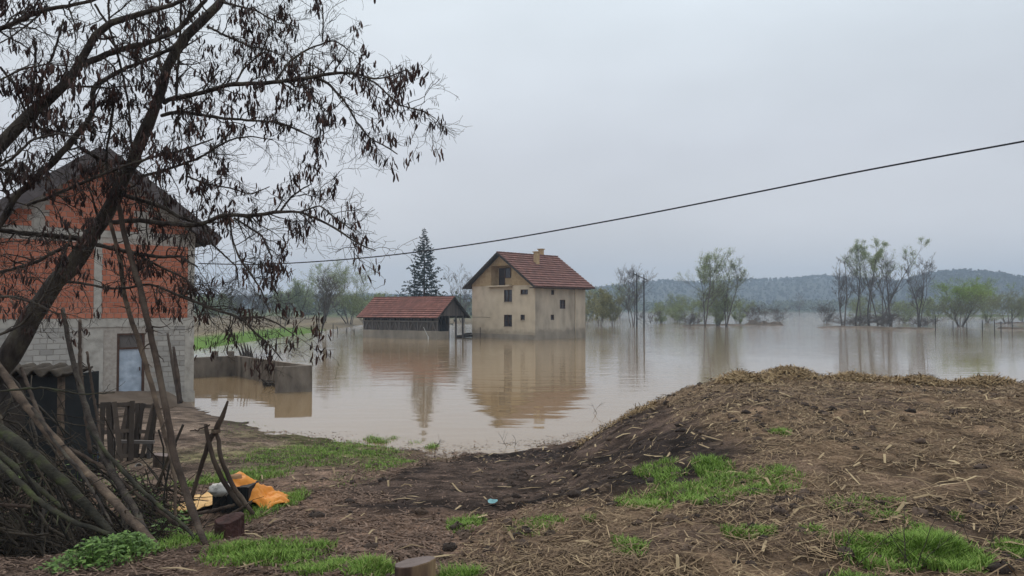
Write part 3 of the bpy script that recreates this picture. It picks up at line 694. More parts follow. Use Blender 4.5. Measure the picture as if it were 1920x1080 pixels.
cols = [(0, .30), (3.28, 3.56)]                       # storey columns
MB().box((-.012, -.4, -.8), (.34, .012, ZF - .3)).build('concrete_column', M['concrete'], lh)
MB().box((3.2, -.2, -.4), (3.85, .03, 2.9)).build('concrete_column', M['concrete'], lh)
MB().box((-.01, -.35, ZF + .03), (.24, .006, 6.28)).build('concrete_column', M['concrete'], lh)
MB().box((3.28, -.2, ZF + .03), (3.53, .006, 6.28)).build('concrete_column', M['concrete'], lh)
MB().box((5.2, -.2, 6.55), (5.42, .006, ltop(5.2) - .1)).build('concrete_column', M['concrete'], lh)
MB().box((1.72, -.2, 6.55), (1.96, .006, 7.35)).build('concrete_column', M['concrete'], lh)
MB().box((-.02, -LD, ZF - .3), (LW, .02, ZF + .02)).build('floor_beam', M['concrete'], lh)
MB().box((-.02, -LD, 6.3), (LW, .014, 6.54)).build('ring_beam', M['concrete'], lh)
MB().beam((.7, -.06, 7.12), (1.75, -.06, 7.6), .14, .34, (0, 0, 1)).build('gable_beam', M['concrete'], lh)
MB().box((-.05, .0, -.8), (1.75, .06, .42)).build('plinth', M['concrete'], lh)
# bricks and blocks one by one
def visible(u, z):
    c, s = math.cos(LA), math.sin(LA); x = LO[0] + c * u; y = LO[1] + s * u
    return (x / y * FPX + 960) > -20
def lay(u0, u1, z0, z1, bw, bh, name, mat, skip, jit, maxn):
    mb = MB().box((-.5, -.5, -.5), (.5, .5, .5)); me = bpy.data.meshes.new(name)
    # cuboid with a chamfered outer face
    v = [(-.5,-.5,-.5),(.5,-.5,-.5),(.5,-.5,.5),(-.5,-.5,.5),(-.5,.35,-.5),(.5,.35,-.5),(.5,.35,.5),(-.5,.35,.5),(-.48,.5,-.47),(.48,.5,-.47),(.48,.5,.47),(-.48,.5,.47)]
    f = [(0,1,5,4),(1,2,6,5),(2,3,7,6),(3,0,4,7),(4,5,9,8),(5,6,10,9),(6,7,11,10),(7,4,8,11),(8,9,10,11)]
    me.from_pydata(v, [], f); me.materials.append(mat)
    spots = []; r = 0; z = z0
    while z + bh * .6 < z1:
        u = u0 - (bw / 2 if r % 2 else 0)
        while u < u1:
            a, b = max(u, u0), min(u + bw - .02, u1)
            if b - a > .06 and not skip(a, b, z, z + bh): spots.append((a, b, z, min(z + bh - .02, z1)))
            u += bw
        z += bh; r += 1
    spots = [q for q in spots if visible(q[0], 0)]
    spots.sort(key=lambda q: -q[0]); rest = spots[maxn:]
    for a, b, c, d in spots[:maxn]:
        o = bpy.data.objects.new(name, me); COL.objects.link(o); o.parent = lh
        o.location = ((a + b) / 2, -.016 + rng.uniform(-jit, jit), (c + d) / 2); o.scale = (b - a, .05, d - c)
    if rest:
        V = []; F = []
        for a, b, c, d in rest:
            n0 = len(V); y = -.016 + rng.uniform(-jit, jit)
            V += [((a + b) / 2 + q[0] * (b - a), y + q[1] * .05, (c + d) / 2 + q[2] * (d - c)) for q in v]; F += [tuple(i + n0 for i in ff) for ff in f]
        o = new_obj(name, mesh_np(name, V, F), mat, lh); o['kind'] = 'stuff'
hit = lambda a, b, c, d, R_: a < R_[1] and b > R_[0] and c < R_[3] and d > R_[2]
def skip_brick(a, b, c, d):
    if d > min(ltop(a), ltop(b)) - .12: return True
    for R_ in ((-1, .25, 3, 6.3), (3.27, 3.54, 3, 6.3), (-1, 9, 6.28, 6.56), (5.19, 5.43, 6.5, 9), (1.71, 1.97, 6.5, 7.36)):
        if hit(a, b, c, d, R_): return True
    return False
lay(.25, 3.27, ZF + .03, 6.29, .262, .2, 'brick', M['brick'], skip_brick, .004, 190)
lay(3.54, LW, ZF + .03, 6.29, .262, .2, 'brick', M['brick'], skip_brick, .004, 110)
lay(.0, LW, 6.57, 9.3, .262, .2, 'brick', M['brick'], skip_brick, .004, 0)
lay(.34, LW, .43, ZF - .31, .405, .2, 'block', M['block'], lambda a, b, c, d: hit(a, b, c, d, (door[0] - .08, door[1] + .08, 0, 2.85)) or hit(a, b, c, d, (3.19, 3.86, 0, 2.9)), .006, 250)
# door
dr = MB().box((door[0], -.14, door[2]), (door[0] + .09, -.02, door[3])).box((door[1] - .09, -.14, door[2]), (door[1], -.02, door[3])).box((door[0] + .09, -.14, door[3] - .07), (door[1] - .09, -.02, door[3])).box((door[0] + .09, -.14, 2.14), (door[1] - .09, -.02, 2.21)).box((door[0] - .05, -.16, door[2] - .06), (door[1] + .05, .05, door[2] - .001)).build('door', M['frame'], lh)
MB().box((door[0] + .09, -.12, 2.21), (door[1] - .09, -.09, door[3] - .07)).build('transom_panel', M['greywood'], dr)
V = []; F = []; nu, nv = 14, 24
for j in range(nv + 1):
    for i in range(nu + 1):
        u = door[0] + .09 + (door[1] - door[0] - .18) * i / nu; z = door[2] + 1.62 * j / nv
        V.append((u, -.075 + .03 * (fbm(u * 1.6, z, .5, 3) - .5) + .012 * ((j % 8) == 0), z))
for j in range(nv):
    for i in range(nu): F.append((j*(nu+1)+i, j*(nu+1)+i+1, (j+1)*(nu+1)+i+1, (j+1)*(nu+1)+i))
o = new_obj('door_sheet', mesh_np('door_sheet', V, F, True), M['sheet'], dr); o['label'] = 'crumpled pale blue sheet covering the door'
MB().box((1.93, -.06, 1.32), (1.96, .0, 1.46)).build('handle', M['frame'], dr)
MB().box((2.18, .02, 3.12), (2.34, .12, 3.2)).build('wall_lamp', M['white'], lh)
# roof of the brick house
lo = .72; lg = .62; lsl = (LRZ - LEZ) / (LW / 2); le = LEZ - lo * lsl
mb = MB()
for s in (-1, 1):
    ue = LW / 2 + s * (LW / 2 + lo)
    for dz in (0, .14): mb.face([(ue, lg, le + dz), (LW / 2, lg, LRZ + dz), (LW / 2, -LD - lg, LRZ + dz), (ue, -LD - lg, le + dz)])
    mb.face([(ue, lg, le), (ue, lg, le + .14), (ue, -LD - lg, le + .14), (ue, -LD - lg, le)])
lroof = mb.build('roof', M['soffit'], lh)
for s in (-1, 1):
    ue = LW / 2 + s * (LW / 2 + lo)
    MB().beam((ue, lg + .02, le + .02), (LW / 2, lg + .02, LRZ + .02), .05, .5).build('bargeboard', M['soffit'], lroof)
    swapxy(tiles('roof_tile', M['tile'], lroof, -LD - lg, lg, (LW / 2, LRZ + .15), (ue, le + .15), s, .45, .26))
for i in range(7): MB().beam((-lo + .05, lg - .2 - i * 1.3, le - .02), (.3, lg - .2 - i * 1.3, le + .52), .1, .14).build('rafter', M['darkwood'], lroof)
# muddy slab before the door
a = on_plane(fl, 185, 0, 1, 0)[0]
c_, s_ = math.cos(LA), math.sin(LA)
L2W = lambda u, v, z: (LO[0] + c_ * u - s_ * v, LO[1] + s_ * u + c_ * v, z)
V = []; F = []
for j in range(13):
    for i in range(41):
        u = .2 + 6.4 * i / 40; v = .07 + 2.0 * j / 12; x, y, _ = L2W(u, v, 0)
        t = j / 12; V.append((x, y, (.46 * (1 - sstep(.1, 1, t + .5 * (fbm(x, y, .8) - .5))) + .02) * sstep(.2, 1.2, u) + float(height(x, y)) * .6))
for j in range(12):
    for i in range(40): F.append((j*41+i, j*41+i+1, (j+1)*41+i+1, (j+1)*41+i))
tag(new_obj('doorstep_slope', mesh_np('doorstep_slope', V, F, True), M['ramp']), 'bare mud slope packed against the block wall', 'ground', kind='structure')
# second roof glimpsed at the left edge
o = tag(empty('neighbour_house', (PX(-70, 420, 44)[0], 44, 0), R(38)), 'house behind with brown tiled roof at the left edge', 'house')
MB().box((-4, -3, 0), (4, 3, 6)).build('wall', M['brick'], o)
r2 = MB().face([(-4.5, -3.6, 6), (4.5, -3.6, 6), (4.5, 0, 10.2), (-4.5, 0, 10.2)]).face([(-4.5, 3.6, 6), (4.5, 3.6, 6), (4.5, 0, 10.2), (-4.5, 0, 10.2)]).face([(4.4, -3.4, 6), (4.4, 3.4, 6), (4.4, 0, 10)]).build('roof', M['darkwood'], o)
tiles('roof_tile', M['tile'], r2, -4.5, 4.5, (0, 10.25), (-3.6, 6.03), 1)

# ------------------------------------------------------------------ concrete pen standing in water
def wallseg(name, p, q, h0, h1, t, mat, label):
    p = np.array(p); q = np.array(q); L = np.linalg.norm(q - p); d = (q - p) / L; nn = np.array([-d[1], d[0]]) * t / 2
    V = []; F = []; N = max(6, int(L / .2))
    for i in range(N + 1):
        s = i / N; b = p + (q - p) * s; h = h0 + (h1 - h0) * s + .012 * (rng.random() - .5)
        for z, k in ((-.9, -1), (h, -1), (h + .006, 1), (-.9, 1)): V.append((b[0] + nn[0] * k, b[1] + nn[1] * k, z))
    for i in range(N):
        for j in range(3): F.append((4*i+j, 4*i+4+j, 4*i+5+j, 4*i+1+j))
    F.append((0, 1, 2, 3)); F.append((4*N+3, 4*N+2, 4*N+1, 4*N))
    return tag(new_obj(name, mesh_np(name, V, F), mat), label, 'wall', 'walls of the flooded pen')
wallseg('concrete_wall', (-17.6, 39.0), (-15.06, 40.8), 1.06, 1.08, .2, M['oldconc'], 'back concrete wall of the flooded pen by the brick house')
wallseg('concrete_wall', (-14.98, 40.66), (-8.98, 33.34), 1.10, 1.12, .18, M['oldconc'], 'long slanting concrete side wall of the flooded pen')
wallseg('concrete_wall', (-10.32, 32.62), (-8.9, 33.2), 1.12, 1.15, .16, M['oldconc'], 'short front concrete slab facing the yard at the end of the pen')
for px, py, lbl in ((403, 657, 'lone block set on the back pen wall'), (433, 661, 'dark brick lying on the corner of the pen wall')):
    q = PX(px, py + 6, 40.3); tag(MB().box((q[0] - .14, 40.2, 1.06), (q[0] + .14, 40.42, 1.36)).build('concrete_block', M['oldconc']), lbl, 'block')
def poly_tube(name, pts, mat, n=16, k=8, cap=True, wob=.0):   # pts: (x,y,z,r)
    q = resample(pts, n); P = q[None, :, :3].copy(); Rr = q[None, :, 3].copy()
    if wob: P[:, 1:-1] += rng.normal(size=(1, n - 2, 3)) * wob; Rr = Rr * (1 + rng.normal(size=Rr.shape) * .03) * (1 + .14 * (rng.random(Rr.shape) < .08))
    if cap: P, Rr = capped(P, Rr)
    V, F = tube_arrays(P, Rr, k)
    return new_obj(name, mesh_np(name, V, F, True), mat)
g = PX(462, 690, 41.6)
e = tag(empty('dead_stump', (g[0], g[1], 0)), 'broken dead tree stump rising behind the pen wall', 'stump')
for i in range(5):
    a = PX(455 - 10 + 6 * i, 640 + 4 * abs(i - 2), 41.8) - np.array([g[0], g[1], 0]); b = PX(465 + 3 * i, 700, 41.6) - np.array([g[0], g[1], 0])
    o = poly_tube('trunk_stub', [(*b, .14), (*(b * .5 + a * .5), .10), (*a, .02)], M['bark'], 8, 6); o.parent = e
g = PX(503, 716, 35.6)
mb = []
P, Rr = grow(np.array([[[g[0] - .5, 35.6, .02], [g[0], 35.4, .15], [g[0] + .6, 35.2, .05]]]), np.full((1, 3), .05), 26, absl=(.3, .9), ang=(70, 25), N=5, jit=.4, rr=.8, rtip=.012)
V, F = tube_arrays(P, Rr, 4); tag(new_obj('drift_brush', mesh_np('drift_brush', V, F, True), M['bark']), 'tangle of dark drift branches against the pen wall', 'branches', kind='stuff')

# ------------------------------------------------------------------ trees
def make_tree(name, label, base, H, Wd, stems=1, lean=0., leaf=None, nleaf=0, leafsz=.12, twig='twig', dens=1., spread=25, up=.10, group=None, low=.25, r0=None, leaftop=0.):
    root = empty(name, (base[0], base[1], base[2]))
    tag(root, label, 'tree' if H > 5 else 'shrub', group)
    r0 = (r0 or H * .017) * .68
    P = []; Rr = []
    for s in range(stems):
        az = rng.uniform(0, 2 * math.pi) if stems > 1 else 0; tilt = math.radians(spread) * (rng.uniform(.3, 1.) if stems > 1 else .1)
        h = H * (rng.uniform(.78, 1.) if s else 1.); d = np.array([math.sin(tilt) * math.cos(az) + lean, math.sin(tilt) * math.sin(az) * .8, math.cos(tilt)])
        d /= np.linalg.norm(d)
        p = np.zeros((12, 3)); p[0] = np.array([math.cos(az), math.sin(az), 0]) * r0 * (1.4 if stems > 1 else 0); p[0][2] = -1.
        for k in range(1, 12):
            d = nrm(d + rng.normal(size=3) * .07 + np.array([0, 0, .05])); p[k] = p[k - 1] + d * (h + 1.) / 11 * (1 / max(.75, d[2]))
        P.append(p); Rr.append(np.linspace(1, .12, 12) ** 1.1 * r0 * rng.uniform(.6, 1.) ** (s > 0))
    P = np.array(P); Rr = np.array(Rr)
    P[:, :, 2] *= ((H) / P[:, :, 2].max())
    big = H > 5
    P1, R1 = grow(P, Rr, max(6, int((22 if big else 12) * dens / stems ** .5)), tmin=low, tmax=.97, ang=(36, 10), absl=(Wd * .24, Wd * .62), N=8, up=up, jit=.10, rr=.5, rtip=.015)
    hh = np.clip(P1[:, 0, 2] / H, 0, 1); sc = (.35 + 1.15 * np.clip(1 - np.abs(hh - .5) * 1.2, 0, 1))[:, None, None]
    P1 = P1[:, :1] + (P1 - P1[:, :1]) * sc
    P2, R2 = grow(P1, R1, 8, tmin=.2, ang=(32, 11), ratio=.52, N=6, up=up, jit=.12, rr=.6, rtip=.013)
    P3, R3 = grow(P2, R2, int(6 * dens) + 1, tmin=.2, ang=(30, 13), ratio=.55, N=4, up=up * .8, jit=.15, rr=.65, rtip=.011)
    k_ = H / max(np.percentile(P3[..., 2], 99.8), .5)
    for q in (P, P1, P2, P3): q[..., 2] = np.where(q[..., 2] > 0, q[..., 2] * k_, q[..., 2])
    V, F = tube_arrays(P, Rr, 6); new_obj('trunk', mesh_np('trunk', V, F, True), M['twig'], root)
    tops = np.concatenate([P1[:, 0, 2], P2[:, 0, 2]])
    parts = [tube_arrays(P1, R1, 4), tube_arrays(P2, R2, 3), tube_arrays(P3, R3, 3)]
    V, F = cat_arrays(parts); crown = new_obj('crown', mesh_np('crown', V, F, True), M[twig], root)
    if leaf and nleaf:
        pool = P3[:, 1:].reshape(-1, 3)
        if leaftop: pool = pool[rng.random(len(pool)) < np.clip((pool[:, 2] / H - leaftop) * 3, .03, 1)]
        nleaf = int(nleaf * 2.2); c = pool[rng.integers(0, len(pool), nleaf)] + rng.normal(size=(nleaf, 3)) * .22
        V, F = leaf_cloud(c, rng.uniform(.5, 1.2, len(c)) * leafsz * .62, .6); o = new_obj('leaves', mesh_np('leaves', V, F), M[leaf], crown); o['kind'] = 'stuff'
    return root
def at(px, ybase): g = GX(px, ybase); return (g[0], g[1], 0.)
def tree_px(name, label, px, ybase, ytop, wpx, **k):
    b = at(px, ybase); H = CAMZ + (HOR - ytop) / FPX * b[1]; return make_tree(name, label, b, H, wpx * b[1] / FPX, **k)
# right-hand clumps in the flood
tree_px('willow_tree', 'tall pale willow in the flood with round greenish top', 1322, 612.5, 469, 75, stems=2, leaf='leafpale', nleaf=5200, leafsz=.11, spread=9, low=.3, leaftop=.35)
tree_px('willow_tree', 'slender leaning willow just right of the tall pale one', 1362, 612, 482, 62, stems=3, lean=.13, leaf='leafpale', nleaf=2600, leafsz=.10, spread=12)
tree_px('willow_shrub', 'dense green willow scrub at the foot of the tall pale willow', 1345, 611, 534, 70, stems=8, leaf='leafpale', nleaf=5200, leafsz=.10, spread=26, twig='twiggreen', low=.1)
tree_px('drowned_shrub', 'low bare shrub on a heap of drift mud', 1432, 609, 566, 46, stems=6, spread=48, dens=.6, low=.2)
tree_px('drowned_shrub', 'small bare shrub between the utility poles and the tall willow', 1225, 611, 580, 30, stems=5, spread=45, dens=.5)
tree_px('drowned_shrub', 'spiky bare shrub in the water left of the tall willow', 1290, 612, 585, 46, stems=6, spread=55, dens=.5)
tree_px('bare_tree', 'bare wide tree behind the two utility poles', 1186, 611.5, 493, 78, stems=3, spread=22, dens=1.1, r0=.2)
tree_px('willow_shrub', 'yellow-green bush touching the right end of the house', 1124, 611.5, 541, 42, stems=4, leaf='leafyel', nleaf=4200, leafsz=.11, spread=24, twig='twiggreen')
tree_px('willow_shrub', 'olive bush between the yellow-green bush and the bare tree', 1150, 611, 552, 40, stems=4, leaf='leafyel', nleaf=1600, leafsz=.1, spread=28, twig='twiggreen')
tree_px('bare_tree', 'bare reddish tree leaning left at the edge of the poplar clump', 1580, 610.5, 470, 58, stems=2, lean=-.06, spread=16, dens=1.)
tree_px('poplar_tree', 'tall poplar second from the left of the clump, green at its tip', 1607, 611, 449, 52, stems=2, leaf='leafpale', nleaf=2200, leafsz=.11, spread=10, low=.35, leaftop=.5)
tree_px('poplar_tree', 'tall poplar in the middle of the clump with bright green tufts', 1632, 611.5, 452, 46, stems=2, lean=.05, leaf='leafpale', nleaf=2800, leafsz=.12, spread=10, low=.35, leaftop=.55)
tree_px('poplar_tree', 'tallest poplar at the right of the clump', 1648, 611, 446, 66, stems=3, lean=.07, leaf='leafpale', nleaf=2000, leafsz=.11, spread=16, low=.3, leaftop=.5)
tree_px('drowned_shrub', 'brown twiggy scrub under the left poplars', 1590, 612, 586, 80, stems=9, spread=50, dens=.7)
tree_px('drowned_shrub', 'brown twiggy scrub under the right poplars', 1660, 613, 580, 70, stems=9, spread=48, dens=.7)
tree_px('bare_tree', 'bare upright tree between the poplars and the round green willow', 1722, 611.5, 477, 54, stems=4, spread=14, dens=1., low=.3)
tree_px('drowned_shrub', 'tangled low scrub under the bare upright tree', 1722, 612.5, 588, 60, stems=7, spread=52, dens=.6)
tree_px('round_willow', 'round willow with bright green dome near the right edge', 1800, 612, 522, 96, stems=12, leaf='leafbright', nleaf=9500, leafsz=.10, spread=38, twig='twiggreen', low=.2, leaftop=.45)
tree_px('willow_shrub', 'pale leafless willow at the right edge', 1888, 607, 538, 80, stems=8, leaf='leafpale', nleaf=1500, leafsz=.1, spread=34, twig='twiggreen', low=.2)
tree_px('bare_tree', 'single small far bare tree left of the poplars', 1499, 590, 548, 34, stems=1, dens=.9, r0=.35)
for px, yb, yt, w, lf, lb in [(1098, 607, 556, 34, 'leafyel', 'low yellowish bush close behind the house corner'), (1240, 606, 566, 44, 'leafpale', 'pale bush right of the utility poles'), (1272, 604, 561, 46, 'leafpale', 'pale green bush left behind the tall willow'), (1305, 606, 556, 40, 'leafpale', 'green bush just behind the tall willow trunk'), (1385, 606, 560, 44, 'leafpale', 'green bush right behind the leaning willow'), (1408, 603, 572, 36, None, 'small grey bush left of the drift heap'), (1462, 602, 574, 40, None, 'small grey bush right of the drift heap'), (1550, 606, 566, 46, None, 'grey scrub at the left foot of the poplars'), (1620, 605, 552, 60, 'leafpale', 'greenish scrub behind the poplar stems'), (1690, 606, 558, 50, 'leafpale', 'greenish scrub between the poplars and the bare upright tree'), (1755, 606, 550, 48, 'leafpale', 'pale bush left of the round green willow'), (1850, 605, 550, 46, 'leafpale', 'pale bush right of the round green willow'), (1920, 604, 556, 50, 'leafpale', 'pale bush cut by the right edge')]:
    tree_px('flood_bush', lb, px, yb, yt, w, stems=7, leaf=lf, nleaf=1900 if lf else 0, leafsz=.13, spread=34, twig='twiggreen' if lf else 'twig', low=.12, dens=.8, group='bushes standing in the flood')
tree_px('bare_tree', 'thin pale tree rising in the gap between the two poplar groups', 1672, 611, 470, 50, stems=3, spread=12, dens=.9, low=.3)
# left and behind the buildings
tree_px('bare_tree', 'dark bare many-stemmed tree on the bank left of the barn', 598, 626, 503, 62, stems=6, spread=17, dens=.9, low=.35, r0=.17)
tree_px('willow_tree', 'broad pale green willow left of the barn', 656, 610.5, 488, 92, stems=5, leaf='leafpale', nleaf=5500, leafsz=.12, spread=24, twig='twiggreen')
tree_px('willow_shrub', 'pale green bush at the left gable of the barn', 690, 611, 545, 70, stems=6, leaf='leafpale', nleaf=3600, leafsz=.13, spread=30, twig='twiggreen')
tree_px('bare_sapling', 'thin bare sapling on the bank among the fence posts', 528, 628, 545, 26, stems=2, spread=8, dens=.6)
tree_px('bare_tree', 'bare many-stemmed tree seen between the barn and the house', 868, 607, 494, 62, stems=6, spread=14, dens=.8)
for i, (px, yt, w, lf, lb) in enumerate([(405, 548, 70, 'leafpale', 'hazy tree in the far row nearest the brick house'), (448, 534, 64, None, 'bare hazy tree, second in the far row from the brick house'), (497, 536, 70, None, 'bare grey tree in the middle of the far row'), (545, 541, 60, 'leafpale', 'smaller hazy green tree, fourth in the far row from the brick house'), (577, 522, 66, 'leafpale', 'green domed tree in the far row behind the dark bare tree')]):
    tree_px('far_tree', lb, px, 603, yt, w, stems=4, leaf=lf, nleaf=4000 if lf else 0, leafsz=.17, spread=20, dens=1.1, group='far row of trees behind the field', r0=.16)
for i, (px, yt, w, lb) in enumerate([(730, 553, 60, 'hazy scrub behind the barn roof ridge'), (1108, 530, 40, 'hazy tree right behind the house eave'), (1160, 527, 46, 'hazy tree behind the olive bush'), (1262, 548, 50, 'grey hazy tree left of the tall pale willow')]):
    tree_px('far_tree', lb, px, 596, yt, w, stems=4, leaf='leafpale', nleaf=1500, leafsz=.22, spread=22, dens=1., r0=.16)
# far riverside wood, a continuous mass
c = []; s = []
for x0, x1, y0, y1, hh0, hh1, nT in ((-330, -110, 215, 320, 6, 12, 120), (-110, 40, 260, 420, 6, 11, 90), (20, 420, 660, 760, 6, 13, 300), (190, 620, 330, 460, 4, 8, 200), (-900, -200, 500, 800, 8, 16, 260)):
    x = rng.uniform(x0, x1, nT); y = rng.uniform(y0, y1, nT); h = rng.uniform(hh0, hh1, nT); K = 60
    if y0 == 330:
        y = np.maximum(y, 262 + np.clip(235 - x, -60, 400) * .95 + 8)
    u = nrm(rng.normal(size=(nT, K, 3))) * (rng.random((nT, K, 1)) ** .4)
    c.append((np.stack([x, y, h * .5], -1)[:, None, :] + u * np.stack([h * .4, h * .4, h * .5], -1)[:, None, :]).reshape(-1, 3)); s.append(np.repeat(h * .07, K))
V, F = leaf_cloud(np.concatenate(c), np.concatenate(s)); tag(new_obj('riverside_wood', mesh_np('riverside_wood', V, F), material('riverside_crowns', [(.1, (.07, .075, .045)), (.5, (.12, .135, .07)), (.95, (.18, .20, .10))], src='island')), 'hazy band of woods along the far bank', 'woods', kind='stuff')

# spruce
b = at(795, 622); sp = tag(empty('spruce_tree', (b[0], b[1], 0)), 'dark spruce rising behind the barn roof', 'tree')
H = CAMZ + (HOR - 426) / FPX * b[1]
P = np.linspace((0, 0, -.5), (0, 0, H), 16)[None]; Rr = np.linspace(.24, .02, 16)[None]
V, F = tube_arrays(P, Rr, 6); new_obj('trunk', mesh_np('trunk', V, F, True), M['bark'], sp)
Q = []; QR = []
z = 1.5
while z < H - .25:
    t = z / H; L = 5.1 * (1 - t) ** .92 + .10
    nb = 7 if t < .8 else 5; a0 = rng.uniform(0, 6.28)
    for i in range(nb):
        a = a0 + i * 2 * math.pi / nb + rng.normal() * .2; ll = L * rng.uniform(.62, 1.12); s = np.linspace(0, 1, 8)
        r = ll * s; zz = z + ll * (-.42 * s + .40 * s ** 2.4) * (1 - t * .9) + ll * .35 * t * s + rng.normal() * .05
        Q.append(np.stack([r * math.cos(a), r * math.sin(a), zz], 1)); QR.append(np.linspace(.04 * (1 - t) + .012, .008, 8))
    z += .58 * (1 - .5 * t) * rng.uniform(.85, 1.15)
Q = np.array(Q); QR = np.array(QR)
Q2, QR2 = grow(Q, QR, 12, tmin=.2, tmax=1., ang=(48, 10), ratio=.26, fade=.5, N=4, up=-.10, jit=.1, rr=.6, rtip=.008, plane=(1, 1, .25))
Q3, QR3 = grow(Q2, QR2, 5, tmin=.1, tmax=1., ang=(45, 12), ratio=.5, N=3, up=-.18, jit=.1, rr=.6, rtip=.007)
V, F = cat_arrays([tube_arrays(Q, QR, 4), tube_arrays(Q2, QR2 + .004, 3)]); crown = new_obj('crown', mesh_np('crown', V, F, True), M['bark'], sp)
V, F = cat_arrays([tube_arrays(Q2, np.maximum(QR2, .03) * 1.5, 3), tube_arrays(Q3, np.full(QR3.shape, .036), 3)])
o = new_obj('needles', mesh_np('needles', V, F), M['spruce'], crown); o['kind'] = 'stuff'

# ------------------------------------------------------------------ poles, posts, cable
g = at(1194, 613.5); h1 = CAMZ + (HOR - 512) / FPX * g[1]; q = at(1207.5, 613.5)
up_ = tag(empty('utility_pole', (g[0], g[1], 0)), 'two wooden utility poles joined by a slanting crossarm', 'utility pole')
dx = q[0] - g[0]
for xx, hh in ((0, h1), (dx, h1 - .25)):
    o = poly_tube('pole', [(xx, 0, -1, .16), (xx + .03, 0, hh, .11)], M['utility'], 6, 8); o.parent = up_
MB().beam((-.65, -.05, h1 - .1), (dx + .7, -.05, h1 - 1.35), .14, .16).build('crossarm', M['utility'], up_)
for f_ in (-.5, .35, 1.35, 1.95): 
    zc = h1 - .1 - (f_ + .65) / (dx + 1.35) * 1.25; MB().box((f_ - .07, -.12, zc - .38), (f_ + .07, .02, zc - .08)).build('insulator', M['utility'], up_)
g = at(611, 606); h2 = CAMZ + (HOR - 531) / FPX * g[1]
o = tag(empty('utility_pole', (g[0], g[1], 0)), 'thin far utility pole right of the dark bare tree', 'utility pole')
poly_tube('pole', [(0, 0, -.3, .14), (0, 0, h2, .11)], M['utility'], 5, 6).parent = o
MB().beam((-1.4, 0, h2 - .3), (1.1, 0, h2 - .3), .12, .12).build('crossarm', M['utility'], o)
posts = [(456, 611, 637, 0, 'thick grey fence post on the grassy bank nearest the brick house'), (476, 618, 634, 0, 'short dark fence post second from the brick house'), (502, 617, 633, 0, 'short fence post left of the thin bare sapling'), (547, 608, 631, .18, 'leaning fence post on the left bank'), (556.5, 618, 628.5, 0, 'stubby fence post beside the leaning one'), (624.5, 607, 624.5, 0, 'upright fence post just right of the dark bare tree'), (634, 612, 623, -.22, 'broken slanting fence post right of the dark bare tree'), (650, 614.5, 623, 0, 'low post midway to the barn'), (664, 616, 624, 0, 'low post nearest the barn wall'),
         (1754, 592, 621, 0, 'first post of the drowned fence under the round willow'), (1787, 602, 617, 0, 'short second post of the drowned fence'), (1813, 604, 622, 0, 'third post of the drowned fence'), (1842, 600, 621, 0, 'fourth post of the drowned fence'), (1865, 599, 622, 0, 'fifth post of the drowned fence'), (1877, 603, 624, 0, 'sixth post of the drowned fence'), (1898, 580, 617, 0, 'tall last post of the drowned fence at the right edge')]
for px, yt, yb, ln, lb in posts:
    g = at(px, yb); h = (yb - yt) / FPX * g[1]; zb_ = float(height(g[0], g[1])) if px < 700 else 0
    o = poly_tube('fence_post', [(g[0], g[1], min(zb_, 0) - .5, .07), (g[0] + ln * h * .5, g[1], h * .5, .065), (g[0] + ln * h, g[1], h + .02, .05)], M['utility'], 6, 6)
    tag(o, lb, 'post', 'fence posts in the flood')
A3 = PX(372, 494, 29.5); B3 = PX(2150, 222, 13.5)
img = np.array([(372, 494), (400, 495.3), (450, 496.5), (500, 496), (560, 493), (600, 490.2), (700, 482.5), (800, 470.5), (900, 456.5), (1000, 440), (1200, 403.5), (1400, 364), (1600, 323.5), (1800, 286.5), (1920, 265), (2150, 222)], float)
pts = []
for px in np.linspace(372, 2150, 70):
    py = np.interp(px, img[:, 0], img[:, 1]); t = (px - 960) / FPX
    # plan line from A to B
    k = (A3[0] - t * A3[1]) / ((A3[0] - B3[0]) - t * (A3[1] - B3[1])); Y = A3[1] + (B3[1] - A3[1]) * k
    pts.append((*PX(px, py, Y), .021))
pts = np.array(pts); 
for _ in range(6): pts[1:-1, 2] = .25 * pts[:-2, 2] + .5 * pts[1:-1, 2] + .25 * pts[2:, 2]
tag(poly_tube('overhead_cable', pts, M['cable'], 120, 6), 'thick black overhead cable sagging across the sky', 'cable')

